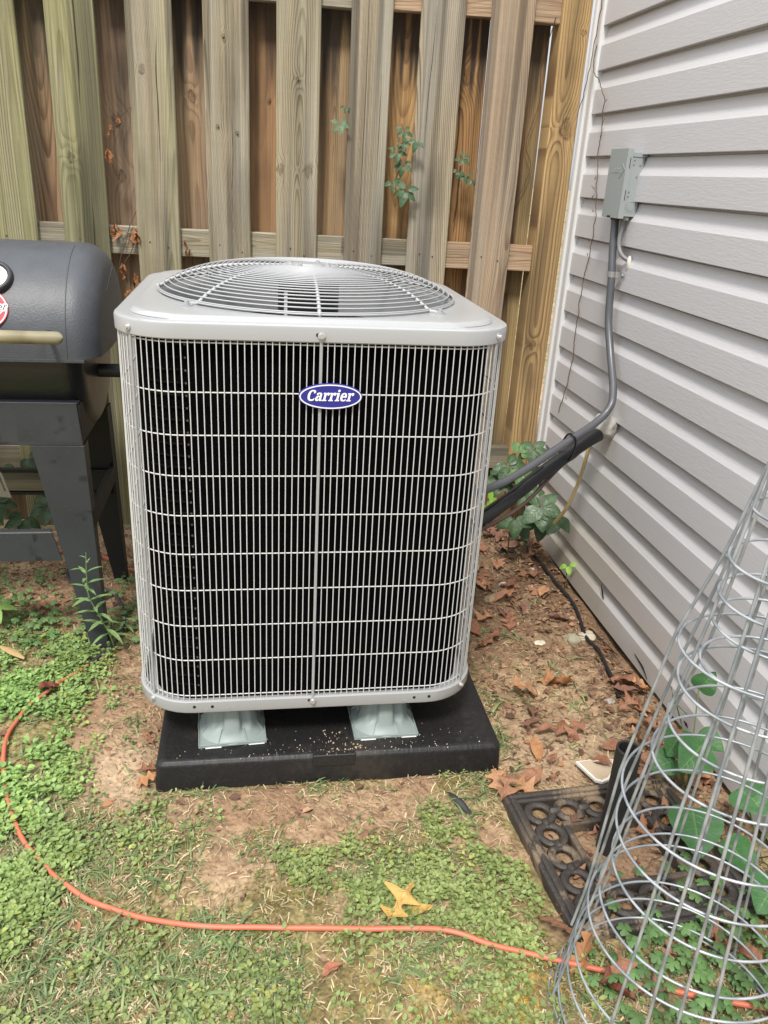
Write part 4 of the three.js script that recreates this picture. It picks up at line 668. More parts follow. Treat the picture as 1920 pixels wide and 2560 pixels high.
{ // creepers through the fence
  const z0 = -2.845;
  const v1 = thing('creeper_vine', 'green creeper with five part leaves growing through the fence gap right of centre', 'creeper', [.48, 1.25, -2.88]);
  part('stem', tube(spline([[.50, 1.20, -2.885], [.475, 1.28, -2.875], [.49, 1.34, -2.87], [.48, 1.38, -2.87], [.50, 1.42, -2.87], [.487, 1.46, -2.885]], 40), .0018, 6), stemM, v1);
  for (const [x, y, L, s, n] of [[.489, 1.437, .034, .1, 5], [.532, 1.413, .034, -.3, 3], [.487, 1.405, .028, .2, 3], [.471, 1.376, .036, .1, 5], [.494, 1.336, .036, -.2, 5], [.462, 1.283, .036, .5, 4], [.505, 1.258, .052, -.25, 5]]) palmate(v1, [x, y, z0 + rr(-.005, .02)], [rr(-.2, .2), .42, .85], L, creeperM, n, s);
  const v2 = thing('creeper_sprig', 'single small green creeper leaf peeping from the gap above the middle of the condenser', 'creeper', [.29, 1.44, -2.88]);
  part('stem', tube(spline([[.310, 1.40, -2.89], [.306, 1.43, -2.87], [.29, 1.445, -2.855]], 12), .0013, 5), stemM, v2); palmate(v2, [.279, 1.446, -2.845], [-.1, .5, .85], .036, greenM([.09, .17, .08], [.2, .3, .15], .45, 0, 235), 5, .3); palmate(v2, [.300, 1.499, -2.86], [.1, .5, .85], .02, creeperM, 3, -.3);
  const v3 = thing('creeper_vine', 'small dark creeper in the narrow gap left of the last front board', 'creeper', [.70, 1.3, -2.9]);
  part('stem', tube(spline([[.70, 1.16, -2.93], [.702, 1.24, -2.91], [.70, 1.32, -2.885], [.695, 1.38, -2.88]], 20), .0016, 5), stemM, v3);
  for (const [x, y, L, s, n] of [[.697, 1.369, .030, .8, 5], [.690, 1.33, .026, -.2, 3], [.712, 1.318, .026, .4, 3], [.736, 1.307, .026, -.5, 3]]) palmate(v3, [x, y, -2.872], [rr(-.2, .2), .5, .8], L, creeperM, n, s);
  // creeper at the corner behind the lines
  const c1 = thing('corner_creeper', 'leafy green creeper in the corner behind the conduit and line set', 'creeper', [.98, .02, -2.6]);
  for (const P of [[[.95, .03, -2.74], [.94, .2, -2.72], [.93, .33, -2.68]], [[1.0, .03, -2.70], [1.03, .25, -2.73], [1.03, .40, -2.70]], [[.97, .04, -2.55], [.98, .2, -2.5], [.985, .27, -2.46]], [[.92, .04, -2.55], [.90, .15, -2.5], [.895, .22, -2.46]]]) part('stem', tube(spline(P, 16), .0026, 6), stemG, c1);
  for (const [x, y, z, L, s, n, m] of [[.928, .335, -2.68, .060, .6, 5, creeperM], [.97, .375, -2.70, .05, 2.6, 3, midM], [1.025, .395, -2.70, .055, .2, 5, creeperM], [1.0, .30, -2.70, .06, .1, 5, creeperD], [.91, .27, -2.70, .06, -.8, 4, creeperD], [.96, .33, -2.62, .05, .1, 4, midM], [.945, .31, -2.50, .062, .4, 3, creeperM], [.985, .268, -2.45, .076, .25, 5, creeperM], [1.04, .245, -2.42, .06, -.6, 3, creeperD], [.893, .226, -2.45, .062, .05, 3, creeperD], [.93, .18, -2.5, .055, 1, 4, creeperD], [1.02, .19, -2.5, .055, -.2, 3, creeperD]]) palmate(c1, [x, y, z], [rr(-.35, .1), .62, .7], L * 1.25, m, n, s, { w: .38 });
  const c2 = thing('bright_sprig', 'bright lime green young creeper leaf beside the condenser below the conduit', 'creeper', [.71, .2, -2.2]);
  part('stem', tube(spline([[.72, .02, -2.25], [.70, .2, -2.22], [.705, .39, -2.2]], 14), .0018, 5), stemG, c2); palmate(c2, [.706, .398, -2.2], [.1, .5, .85], .042, brightM, 3, 1.35); palmate(c2, [.695, .385, -2.2], [.1, .5, .85], .034, brightM, 3, -.4);
  const c3 = thing('wall_seedling', 'bright green seedling at the foot of the siding', 'seedling', [1.07, .0, -2.35]);
  part('stem', tube(spline([[1.075, .0, -2.35], [1.07, .05, -2.345], [1.068, .095, -2.34]], 10), .0015, 5), stemG, c3); palmate(c3, [1.066, .098, -2.335], [-.45, .6, .65], .036, brightM, 3, .35, { spread: 1.35, w: .33 });
  // under the grill
  const c4 = thing('grill_creeper', 'dark green creeper leaves growing under the grill in front of the fence', 'creeper', [-.77, 0, -2.75]);
  part('stem', tube(spline([[-.80, .02, -2.78], [-.77, .1, -2.76], [-.78, .25, -2.77], [-.765, .35, -2.76]], 20), .0022, 5), stemG, c4);
  for (const [x, y, L, s, n] of [[-.765, .352, .06, .8, 3], [-.842, .325, .055, .3, 3], [-.72, .165, .085, .1, 5], [-.80, .13, .075, -.4, 4], [-.88, .19, .07, .2, 5], [-.74, .235, .055, 1.4, 2], [-.83, .06, .07, .3, 4]]) palmate(c4, [x, y, -2.73 + rr(-.02, .03)], [rr(-.2, .2), .75, .6], L, creeperD, n, s, { w: .36 });
  // young weed by the leg
  const w = thing('tall_weed', 'light green upright weed with narrow leaves in front of the grill leg', 'weed', [-.421, 0, -2.0]);
  const S = spline([[-.402, .005, -2.045], [-.408, .06, -2.025], [-.428, .14, -2.005], [-.447, .21, -1.99], [-.446, .28, -1.985], [-.441, .345, -1.98]], 40); part('stem', tube(S, t => .0022 * (1 - .6 * t), 6), weedM, w);
  for (let i = 0; i < 26; i++) { const k = Math.min(39, 7 + Math.floor(i * 1.27)), t = k / 40, p = S[k], a = i * 2.4 + rr(-.3, .3), L = (.080 - .038 * t) * rr(.75, 1.15) * (i > 22 ? .5 : 1), e = mix(.0, .75, Math.pow(t, 1.5)) + rr(-.2, .2); const g = leaf(L, lance(.125), { N: 8, fold: .2, bend: rr(.1, .5), seed: i }); g.applyMatrix4(M4(p, [Math.cos(a), e, Math.sin(a)], [0, 1, 0])); part('leaf', g, weedM, w); }
  const w2 = thing('broad_weed', 'pale green broad leaved weed cut by the left edge near the grill', 'weed', [-.75, 0, -2.21]);
  palmate(w2, [-.765, .07, -2.20], [.1, .9, .3], .07, greenM([.25, .42, .10], [.4, .55, .2], .5, 0, 239), 5, .4, { spread: 1.25, w: .25 }); part('stem', tube([[-.77, 0, -2.21], [-.765, .07, -2.20]], .002, 5), stemG, w2);
  const w3 = thing('small_weed', 'small narrow leaved weed on the soil right of the grill leg', 'weed', [-.38, 0, -2.15]);
  for (let i = 0; i < 9; i++) { const a = i * 2.4, g = leaf(rr(.03, .05), lance(.14), { N: 6, bend: .5, seed: i + 70 }); g.applyMatrix4(M4([-.385, .015 + i * .004, -2.14], [Math.cos(a), .35, Math.sin(a)], [0, 1, 0])); part('leaf', g, weedM, w3); }
  // broad leaved plants between the cages and the siding
  const B = (name, lab, base, list, m) => { const t = thing(name, lab, 'plant', base); for (const [x, y, z, L, dir, up] of list) { const g = leaf(L, t2 => .50 * Math.pow(Math.sin(Math.PI * Math.pow(Math.min(.999, .03 + .97 * t2), .62)), .75) * (1 + .06 * (((t2 * 13) % 1) - .5)), { N: 40, fold: .18, bend: .22, wave: .035, seed: rnd() * 50 }); g.applyMatrix4(M4([x, y, z], dir, up)); part('leaf', g, m, t); part('stem', tube(spline([[base[0] + rr(-.01, .01), 0, base[2] + rr(-.01, .01)], [(base[0] + x) / 2, y * .7, (base[2] + z) / 2], [x, y, z]], 12), .0016, 5), stemG, t); } };
  B('mulberry_seedling', 'broad toothed green leaves between the siding and the black pipe', [1.0, 0, -1.36], [[.985, .12, -1.40, .085, [-.5, .1, .6], [0, .8, .6]], [.97, .20, -1.42, .075, [-.2, .35, .4], [-.2, .7, .7]], [1.0, .15, -1.33, .10, [-.6, -.05, .5], [0, .8, .6]], [1.02, .235, -1.42, .06, [.2, .6, .2], [-.5, .3, .8]], [.95, .10, -1.34, .07, [-.9, 0, .2], [0, .9, .4]], [1.03, .12, -1.40, .07, [.3, .1, .6], [0, .8, .6]]], broadM);
  B('mulberry_seedling', 'very large toothed green leaf inside the tomato cages above the mat corner', [.97, 0, -1.20], [[.93, .075, -1.22, .115, [-.25, -.1, .85], [-.1, .9, .35]], [.97, .05, -1.15, .09, [.3, -.1, .6], [.1, .95, .2]]], broadM);
  B('mulberry_seedling', 'broad toothed green leaves at the right edge against the foot of the siding', [1.05, 0, -1.13], [[1.03, .12, -1.22, .085, [.1, .1, .6], [-.3, .8, .5]], [1.05, .08, -1.05, .09, [-.3, 0, .7], [-.2, .9, .4]], [1.0, .07, -1.02, .085, [-.6, -.05, .5], [0, .95, .3]], [1.06, .17, -1.12, .07, [.1, .4, .5], [-.5, .6, .6]]], broadM);
}
{ // dead vine with curled leaves on the left of the fence, and bare vine on the siding
  const dryM = phys([1, 1, 1], .75, { map: leafTex([.34, .15, .06], [.50, .27, .13], 0, 241), bumpMap: leafBump, bumpScale: .003 });
  const v = thing('dry_vine', 'dead brown vine with curled leaves on the fence above the grill', 'vine', [-.40, 1.0, -2.86]);
  for (const P of [[[-.448, 1.50, -2.90], [-.44, 1.44, -2.87], [-.43, 1.40, -2.868], [-.431, 1.33, -2.868]], [[-.431, 1.40, -2.868], [-.40, 1.43, -2.862], [-.372, 1.452, -2.857]], [[-.375, 1.15, -2.868], [-.40, 1.10, -2.868], [-.415, 1.05, -2.866], [-.437, .99, -2.862], [-.445, .93, -2.88]], [[-.376, 1.09, -2.868], [-.40, 1.02, -2.866], [-.425, .98, -2.866], [-.42, .92, -2.88]]]) part('stem', tube(spline(P, 24), .0014, 5), twigM, v);
  for (const [x, y, L] of [[-.448, 1.330, .045], [-.442, 1.108, .055], [-.383, 1.095, .058], [-.428, .985, .055], [-.388, .955, .055], [-.408, .90, .045], [-.435, 1.40, .02], [-.412, 1.42, .02], [-.447, 1.38, .02]]) { const gs = []; for (let k = 0; k < 3; k++) { const g = leaf(L * rr(.8, 1.05), t => .17 * Math.sin(Math.PI * Math.min(.99, t)) * rr(.6, 1.2), { N: 12, fold: 1.6, bend: .15, wave: .16, seed: rnd() * 90, twist: rr(-1.5, 1.5) }); g.applyMatrix4(M4([x + rr(-.004, .004), y, -2.857 + rr(-.006, .006)], [rr(-.25, .25), -1, rr(-.1, .1)], [Math.cos(k * 2.1), 0, Math.sin(k * 2.1) + .4])); gs.push(g); } part('leaf', gs, dryM, v); }
  const v2 = thing('dry_vine', 'three small curled dead leaves on the fence rail behind the back left of the condenser', 'vine', [-.22, 1.0, -2.87]);
  for (const [x, y] of [[-.226, 1.068], [-.222, 1.038], [-.208, 1.04]]) { const g = leaf(.03, t => .14 * Math.sin(Math.PI * Math.min(.99, t)), { N: 8, fold: 1.5, bend: .2, wave: .1, seed: rnd() * 90 }); g.applyMatrix4(M4([x, y, -2.868], [rr(-.4, .4), -1, 0], [0, 0, 1])); part('leaf', g, dryM, v2); }
  const v3 = thing('bare_vine', 'thin leafless vine hanging down the siding left of the disconnect box', 'vine', [1.09, .54, -2.65]);
  part('stem', tube(spline([[1.088, 1.72, -2.80], [1.086, 1.655, -2.79], [1.088, 1.60, -2.71], [1.092, 1.56, -2.68], [1.094, 1.498, -2.672], [1.095, 1.391, -2.668], [1.095, 1.282, -2.64], [1.095, 1.171, -2.61], [1.095, 1.053, -2.63], [1.095, .93, -2.645], [1.095, .806, -2.635], [1.096, .658, -2.645], [1.096, .538, -2.69]], 160).map(([x, y, z], i) => [x, y + Math.sin(i * 1.7) * .002, z + Math.sin(i * 2.3) * .002 + (vn(i * .25, 2, 251) - .5) * .018]), .0014, 5), twigM, v3);
  for (let i = 0; i < 12; i++) { const y = rr(.6, 1.6), z = -2.645 + (y > 1.25 ? -.015 : .01); part('tendril', tube(spline([[1.094, y, z], [1.092, y - .006, z + rr(-.012, .012)], [1.092, y + .004, z + rr(-.02, .02)]], 8), .0009, 4), twigM, v3); }
  const v4 = thing('bare_vine', 'thin dark vine stem clinging to the white corner trim and fence post', 'vine', [1.05, 1.2, -2.83]);
  part('stem', tube(spline([[1.094, 1.95, -2.80], [1.09, 1.80, -2.81], [1.086, 1.66, -2.82], [1.084, 1.58, -2.84], [1.075, 1.52, -2.85]], 60).map(([x, y, z], i) => [x, y, z + (vn(i * .4, 3, 252) - .5) * .012]), .0014, 5), twigM, v4);
  part('stem', tube(spline([[.968, 1.80, -2.87], [.955, 1.66, -2.92], [.965, 1.56, -2.93], [.935, 1.42, -2.93], [.96, 1.36, -2.93], [.90, 1.16, -2.93], [.905, 1.06, -2.875]], 60), .0013, 5), twigM, v4);
}
// fallen leaves
const oakMap = (c0, c1, seed) => phys([1, 1, 1], .7, { map: leafTex(c0, c1, 0, seed), bumpMap: leafBump, bumpScale: .002 });
const oakM = [oakMap([.30, .145, .08], [.40, .24, .14], 261), oakMap([.28, .125, .07], [.38, .21, .12], 263), oakMap([.42, .22, .11], [.52, .34, .20], 265), oakMap([.20, .10, .065], [.30, .17, .11], 267), oakMap([.38, .18, .075], [.46, .28, .13], 269)];
const oakGold = oakMap([.50, .31, .085], [.62, .47, .2], 271), oakRed = oakMap([.17, .045, .025], [.28, .10, .05], 273), oakPink = oakMap([.42, .17, .10], [.52, .30, .2], 275);
const oakShape = (w, seed, ph = 0) => (t, s) => { const env = Math.pow(Math.sin(Math.PI * Math.min(.995, t * .94 + .03)), .55); const lobe = .5 + .5 * Math.cos((t * 2.9 + ph + (s > 0 ? .12 : 0)) * Math.PI * 2); return w * env * (.30 + .70 * Math.pow(lobe, 1.1) * (.6 + .6 * vn(t * 5, s + seed, 277))); };
const deepShape = (w, seed) => (t, s) => { const env = Math.pow(Math.sin(Math.PI * Math.min(.995, t * .95 + .03)), .6); const c = Math.cos((t * 2.35 + .12 + (s > 0 ? .10 : 0)) * Math.PI * 2); return w * env * (.16 + .84 * Math.pow(.5 + .5 * c, 1.9) * (.65 + .6 * vn(t * 5, s + seed, 277))); };
const plain = (w) => t => w * Math.pow(Math.sin(Math.PI * Math.min(.99, t)), .8);
function oak(L, o = {}) { const s = o.seed ?? rnd() * 99; return leaf(L, o.plain ? plain(.24) : o.deep ? deepShape(.46, s) : oakShape(.42, s, rr(0, .3)), { N: 30, fold: o.fold ?? rr(-.1, .55), bend: o.bend ?? rr(-.35, .5), wave: o.wave ?? .07, seed: s, twist: rr(-.6, .6) }); }
function fallen(x, z, L, a, mat, name, label, group, o = {}) {
  const g = oak(L, o), y = gh(x, z) + (o.y ?? .006), d = [Math.cos(a), o.pitch ?? rr(-.1, .25), Math.sin(a)]; g.applyMatrix4(M4([0, 0, 0], d, [rr(-.35, .35), 1, rr(-.35, .35)]));
  g.computeBoundingBox(); const bb = g.boundingBox; g.translate(x - (bb.max.x + bb.min.x) / 2, y - bb.min.y * .8, z - (bb.max.z + bb.min.z) / 2);
  const t = thing(name, label, 'leaf', [x, y, z], group); part('blade', g, mat, t); part('stalk', tube([[g.attributes.position.getX(2), g.attributes.position.getY(2), g.attributes.position.getZ(2)], [g.attributes.position.getX(2) - d[0] * .012, g.attributes.position.getY(2) - .001, g.attributes.position.getZ(2) - d[2] * .012]], .0007, 4), mat, t);
}
fallen(.265, -1.082, .088, 2.3, oakGold, 'oak_leaf', 'golden yellow lobed oak leaf lying in the clover just behind the orange cord', null, { seed: 4, fold: .15, bend: .1, y: .016, wave: .09, deep: 1 });
fallen(.300, -1.068, .05, .3, oakGold, 'oak_leaf', 'small golden leaf lobe touching the orange cord beside the yellow oak leaf', null, { seed: 8, fold: .2, plain: 1 });
fallen(.127, -.968, .048, -.7, oakPink, 'oak_leaf', 'small reddish pink leaf alone in the grass near the bottom edge', null, { seed: 9, plain: 1, fold: .6 });
fallen(-.533, -1.838, .062, -.5, oakRed, 'oak_leaf', 'dark reddish folded leaf lying across the orange cord at the left', null, { seed: 12, plain: 1, fold: .7, y: .012 });
fallen(.545, -.995, .085, .9, oakM[0], 'oak_leaf', 'orange brown oak leaf standing at the near left corner of the mat', null, { seed: 14, pitch: .5, y: .015 });
fallen(.575, -.945, .075, -.6, oakM[4], 'oak_leaf', 'orange brown oak leaf under the orange cord beside the mat corner', null, { seed: 15, pitch: .2 });
fallen(.61, -.875, .07, .4, oakRed, 'oak_leaf', 'dark red brown curled leaf inside the lowest cage in front of the cord', null, { seed: 16, fold: .8, wave: .15 });
fallen(.832, -1.79, .105, .25, oakM[4], 'oak_leaf', 'orange oak leaf alone in the middle of the bare soil beside the pad', null, { seed: 17, fold: .5, deep: 1, wave: .12 });
fallen(.722, -1.745, .095, .1, oakM[2], 'oak_leaf', 'flat tan oak leaf on the bare soil nearer the pad', null, { seed: 18, fold: .25, deep: 1, wave: .1 });
fallen(.685, -1.512, .065, 1.5, oakM[4], 'oak_leaf', 'small orange brown leaf on pale soil right of the pad corner', null, { seed: 19, plain: 1 });
{
  const ORD = ['nearest the camera', 'second', 'third', 'fourth', 'fifth', 'sixth', 'seventh', 'eighth', 'ninth', 'tenth', 'eleventh', 'twelfth', 'thirteenth', 'fourteenth', 'fifteenth', 'sixteenth', 'seventeenth', 'eighteenth', 'nineteenth', 'twentieth', 'twenty first', 'twenty second'];
  const TONE = ['russet', 'dull brown', 'tan', 'dark brown', 'orange brown'];
  const near = (x0, x1, z0, z1, n, lab, grp, pal, sc = 1) => {
    const L = []; for (let i = 0; i < n; i++) L.push({ x: rr(x0, x1), z: rr(z0, z1), l: rr(.045, .085) * sc, a: rr(0, 6.28), c: pal[Math.floor(rnd() * pal.length)], o: { plain: rnd() < .3, deep: rnd() < .55, y: rr(.004, .018), pitch: rr(-.25, .35), fold: rr(-.2, .9), wave: rr(.05, .14) } });
    L.sort((p, q) => q.z - p.z).forEach((e, i) => fallen(e.x, e.z, e.l, e.a, oakM[e.c], 'oak_leaf', `${TONE[e.c]} ${e.o.plain ? 'plain edged' : 'lobed'} leaf ${lab}, ${ORD[i]}${i ? ' from the camera' : ''}`, grp, e.o));
  };
  near(.98, 1.075, -1.78, -1.36, 22, 'in the drift along the siding', 'oak leaves drifted along the siding', [0, 1, 2, 3, 4]);
  near(.66, .98, -2.45, -2.02, 17, 'on dark soil between condenser and siding', 'oak leaves on the dark soil behind the pad', [0, 1, 2, 3]);
  near(.72, 1.06, -2.75, -2.44, 16, 'under the corner creeper', 'leaves under the corner creeper', [0, 1, 3, 3]);
  near(.62, .98, -1.66, -1.47, 9, 'on pale soil between pad and tile', 'leaves between the pad and the tile', [1, 2, 3]);
  near(.53, .68, -1.45, -1.36, 5, 'at the pad front right corner', 'leaves at the pad corner', [0, 1, 2]);
  near(.58, .80, -1.27, -1.03, 9, 'caught in the mat', 'leaves caught in the mat', [0, 1, 3], .7);
  near(.80, 1.0, -1.45, -1.2, 9, 'among the broad leaved plants', 'leaves behind the pipe', [0, 1, 4]);
  near(.62, .95, -1.0, -.84, 7, 'inside the tomato cages', 'leaves inside the cages', [0, 1, 3], .9);
  near(-.30, -.22, -1.62, -1.46, 3, 'beside the left pad edge', 'curled leaves left of the pad', [1, 4], .6);
  near(-.68, -.52, -2.40, -2.28, 3, 'on soil under the grill', 'leaves under the grill', [0, 1], .8);
}
{ // bark stick, rubber strip, stones, fabric
  const st = thing('bark_strip', 'tan strip of bark lying in the clover at the left edge', 'bark', [-.67, 0, -2.02]);
  part('strip', grid(14, 4, (i, j) => { const t = i / 14, s = (j - 2) / 2; const w = .011 * Math.sin(Math.PI * (.12 + .8 * t)); return [mix(-.712, -.630, t) + s * w * .6, gh(-.67, -2.02) + .022 - s * s * .004 + .004 * Math.sin(t * 3), mix(-2.052, -1.984, t) - s * w]; }), std([.52, .36, .17], .7, { bumpMap: grillBump, bumpScale: .001 }), st);
  const rb = thing('rubber_strip', 'torn black rubber strip in the clover left of the mat', 'rubber strip', [.447, 0, -1.34]);
  part('strip', grid(14, 4, (i, j) => { const t = i / 14, s = (j - 2) / 2, w = .011 * (.35 + .65 * Math.sin(Math.PI * Math.min(1, .2 + t * .75))); return [mix(.432, .464, t) + s * w, gh(.447, -1.34) + .020 + .004 * Math.sin(t * 5) - s * s * .003, mix(-1.372, -1.308, t) + s * w * .5]; }), std([.03, .03, .033], .6), rb);
  const fabM = std([.012, .012, .013], .6);
  for (const [c, s, l] of [[[1.0, .035, -2.69], .045, 'crumpled black plastic scrap in the litter below the corner creeper'], [[.93, .03, -2.60], .04, 'flat black plastic scrap half buried in the litter beside the condenser']]) { const t = thing('plastic_scrap', l, 'plastic scrap', c); part('sheet', grid(12, 8, (i, j) => { const a = i / 12 - .5, b = j / 8 - .5; return [c[0] + a * s * 1.6, c[1] + (fbm(a * 6 + s * 99, b * 6, 281, 3) - .5) * .04 - .004, c[2] + b * s]; }), fabM, t); }
  const t2 = thing('edging_strip', 'black plastic edging piece showing under the siding', 'edging', [1.085, 0, -2.0]); part('strip', grid(10, 6, (i, j) => { const t = i / 10, a = -1.2 + j / 6 * 2.4; return [mix(1.074, 1.094, t) - .014 * Math.cos(a) * .8, .004 + gh(1.08, -2) + .016 * Math.cos(a * .9), mix(-2.06, -1.93, t) + .012 * Math.sin(a)]; }), fabM, t2);
  const stone = (c, r, col, lab, sq = .6, group) => { const g = new THREE.IcosahedronGeometry(1, 3), p = g.attributes.position, sd = rnd() * 90; for (let i = 0; i < p.count; i++) { const v = new THREE.Vector3().fromBufferAttribute(p, i), k = .35 + 1.15 * fbm(v.x * 1.5 + sd, v.y * 1.5 + v.z * 1.9 + sd, 290, 4); p.setXYZ(i, v.x * k * r, v.y * k * r * sq, v.z * k * r * .8); } const q = mergeVertices(clean(g).deleteAttribute('normal').deleteAttribute('uv')); q.computeVertexNormals(); q.translate(c[0], gh(c[0], c[1]) + r * .18, c[1]); const t = thing('stone', lab, 'stone', [c[0], 0, c[1]], group); part('rock', q, std(col, .85, { bumpMap: paintBump, bumpScale: .002 }), t); };
  stone([.975, -2.015], .030, [.32, .30, .21], 'flat pale green grey stone beside the black tubing');
  stone([1.035, -2.04], .030, [.46, .41, .31], 'rough cream coloured lump beside the flat grey stone', .5);
  stone([.864, -2.01], .020, [.66, .60, .47], 'thin pale wood or stone chip on the dark soil behind the pad', .25);
  stone([.855, -2.375], .016, [.66, .58, .54], 'small pinkish white stone on the dark soil behind the condenser');
  stone([.79, -2.27], .034, [.34, .25, .15], 'brown stone half hidden by oak leaves beside the condenser', .6);
  stone([.955, -1.69], .014, [.36, .32, .28], 'grey pebble on the soil near the leaf drift', .5);
  stone([.80, -1.62], .016, [.46, .36, .22], 'tan pebble on pale soil right of the pad', .35);
  stone([.995, -2.47], .013, [.62, .60, .60], 'small white pebble below the corner creeper', .6);
}
// ------------------------------------------------------------------ ground cover
const Q = new THREE.Quaternion(), Eu = new THREE.Euler(), Sc = new THREE.Vector3(), Po = new THREE.Vector3();
function scatter(name, label, geo, mat, list, extra = {}) { // list of [x,y,z,rx,ry,rz,s,[r,g,b]]
  const m = new THREE.InstancedMesh(geo, mat, list.length); const M = new THREE.Matrix4(), C = new THREE.Color();
  list.forEach((e, i) => { Q.setFromEuler(Eu.set(e[3], e[4], e[5], 'YXZ')); M.compose(Po.set(e[0], e[1], e[2]), Q, Sc.setScalar(e[6])); m.setMatrixAt(i, M); m.setColorAt(i, C.setRGB(...e[7])); });
  m.name = name; m.castShadow = m.receiveShadow = true; scene.add(m); return tag(m, label, extra.category ?? 'ground cover', null, 'stuff');
}
const sm2 = std([1, 1, 1], .8);
const onPad = (x, z) => Math.abs(x - .175) < .405 && Math.abs(z + 1.865) < .408;
const onMat = (x, z) => x > .54 && x < .985 && z > -1.375 && z < -.975;
const onLeg = (x, z) => Math.abs(x + .44) < .035 && Math.abs(z + 2.06) < .02;
const bad = (x, z) => onPad(x, z) || onLeg(x, z) || x > 1.085 || z < -2.85;
const inView = (x, z) => { const v = new THREE.Vector3(x, 0, z).sub(camera.position).applyQuaternion(camera.quaternion.clone().invert()); return v.z < 0 && Math.abs(v.x / -v.z) < .62 && Math.abs(v.y / -v.z) < .80; };
const CORD = []; { const q = []; for (let i = 0; i < ORANGE.length - 1; i++) for (let k = 0; k < 4; k++) q.push([mix(ORANGE[i][0], ORANGE[i + 1][0], k / 4), mix(ORANGE[i][1], ORANGE[i + 1][1], k / 4)]); CORD.push(...q, ...DARK.flatMap((p, i) => i ? [0, .25, .5, .75].map(t => [mix(DARK[i - 1][0], p[0], t), mix(DARK[i - 1][1], p[1], t)]) : [])); }
const nearCord = (x, z) => CORD.some(([a, b]) => (x - a) ** 2 + (z - b + .004) ** 2 < .016 ** 2);
const leafV = phys([1, 1, 1], .55, { transmission: .10, thickness: 0 });
{ // mat of small round leaves: sprigs of opposite leaves on a creeping stem
  const sprig = (n, sd) => { const g = RNG(sd), gs = []; for (let k = 0; k < n; k++) { const a = k * 2.1 + g() * .8, r = .003 + g() * .010, L = .0075 + g() * .0045; const q = grid(3, 2, (i, j) => { const t = i / 3, w = [.25, .95, .8, .02][i] * .42 * L * (j - 1); return [w, Math.abs(w) * .35 - t * t * L * .18, t * L]; }); q.applyMatrix4(M4([Math.cos(a) * r, .003 + g() * .009, Math.sin(a) * r], [Math.cos(a + g() - .5), .1 + g() * .5, Math.sin(a + g() - .5)], [g() - .5, 1.6, g() - .5])); gs.push(clean(q)); } return mergeGeometries(gs); };
  const L = [[], [], []];
  let tries = 0; while (L[0].length + L[1].length + L[2].length < 4300 && tries++ < 400000) {
    const x = rr(-1.25, .98), z = rr(-2.15, -.62); if (bad(x, z) || onMat(x, z) && rnd() > .04 || rnd() > cloverD(x, z) || nearCord(x, z) && rnd() > .4) continue; if (!inView(x, z) && rnd() > .2) continue;
    const lush = blob(x, z, -.66, -1.62, .28, .5), n = fbm(x * 8, z * 8, 301, 3), b = rr(.75, 1.2) * (.8 + .5 * n); const c = mix3([.225, .285, .088], [.225, .385, .105], Math.min(1, lush)); const yl = rnd() < .05 ? .10 : 0;
    L[Math.floor(rnd() * 3)].push([x, gh(x, z) + rr(-.001, .006), z, rr(-.25, .25), rr(0, 6.28), rr(-.25, .25), rr(.62, 1.1) * (1 + .45 * Math.min(1, lush)), [c[0] * b + yl, c[1] * b + yl * .6, c[2] * b]]);
  }
  L.forEach((l, i) => scatter(numbered('clover_mat'), 'low mat of small round green leaves spreading over the lawn', sprig(7 + i, 311 + i), leafV, l));
}
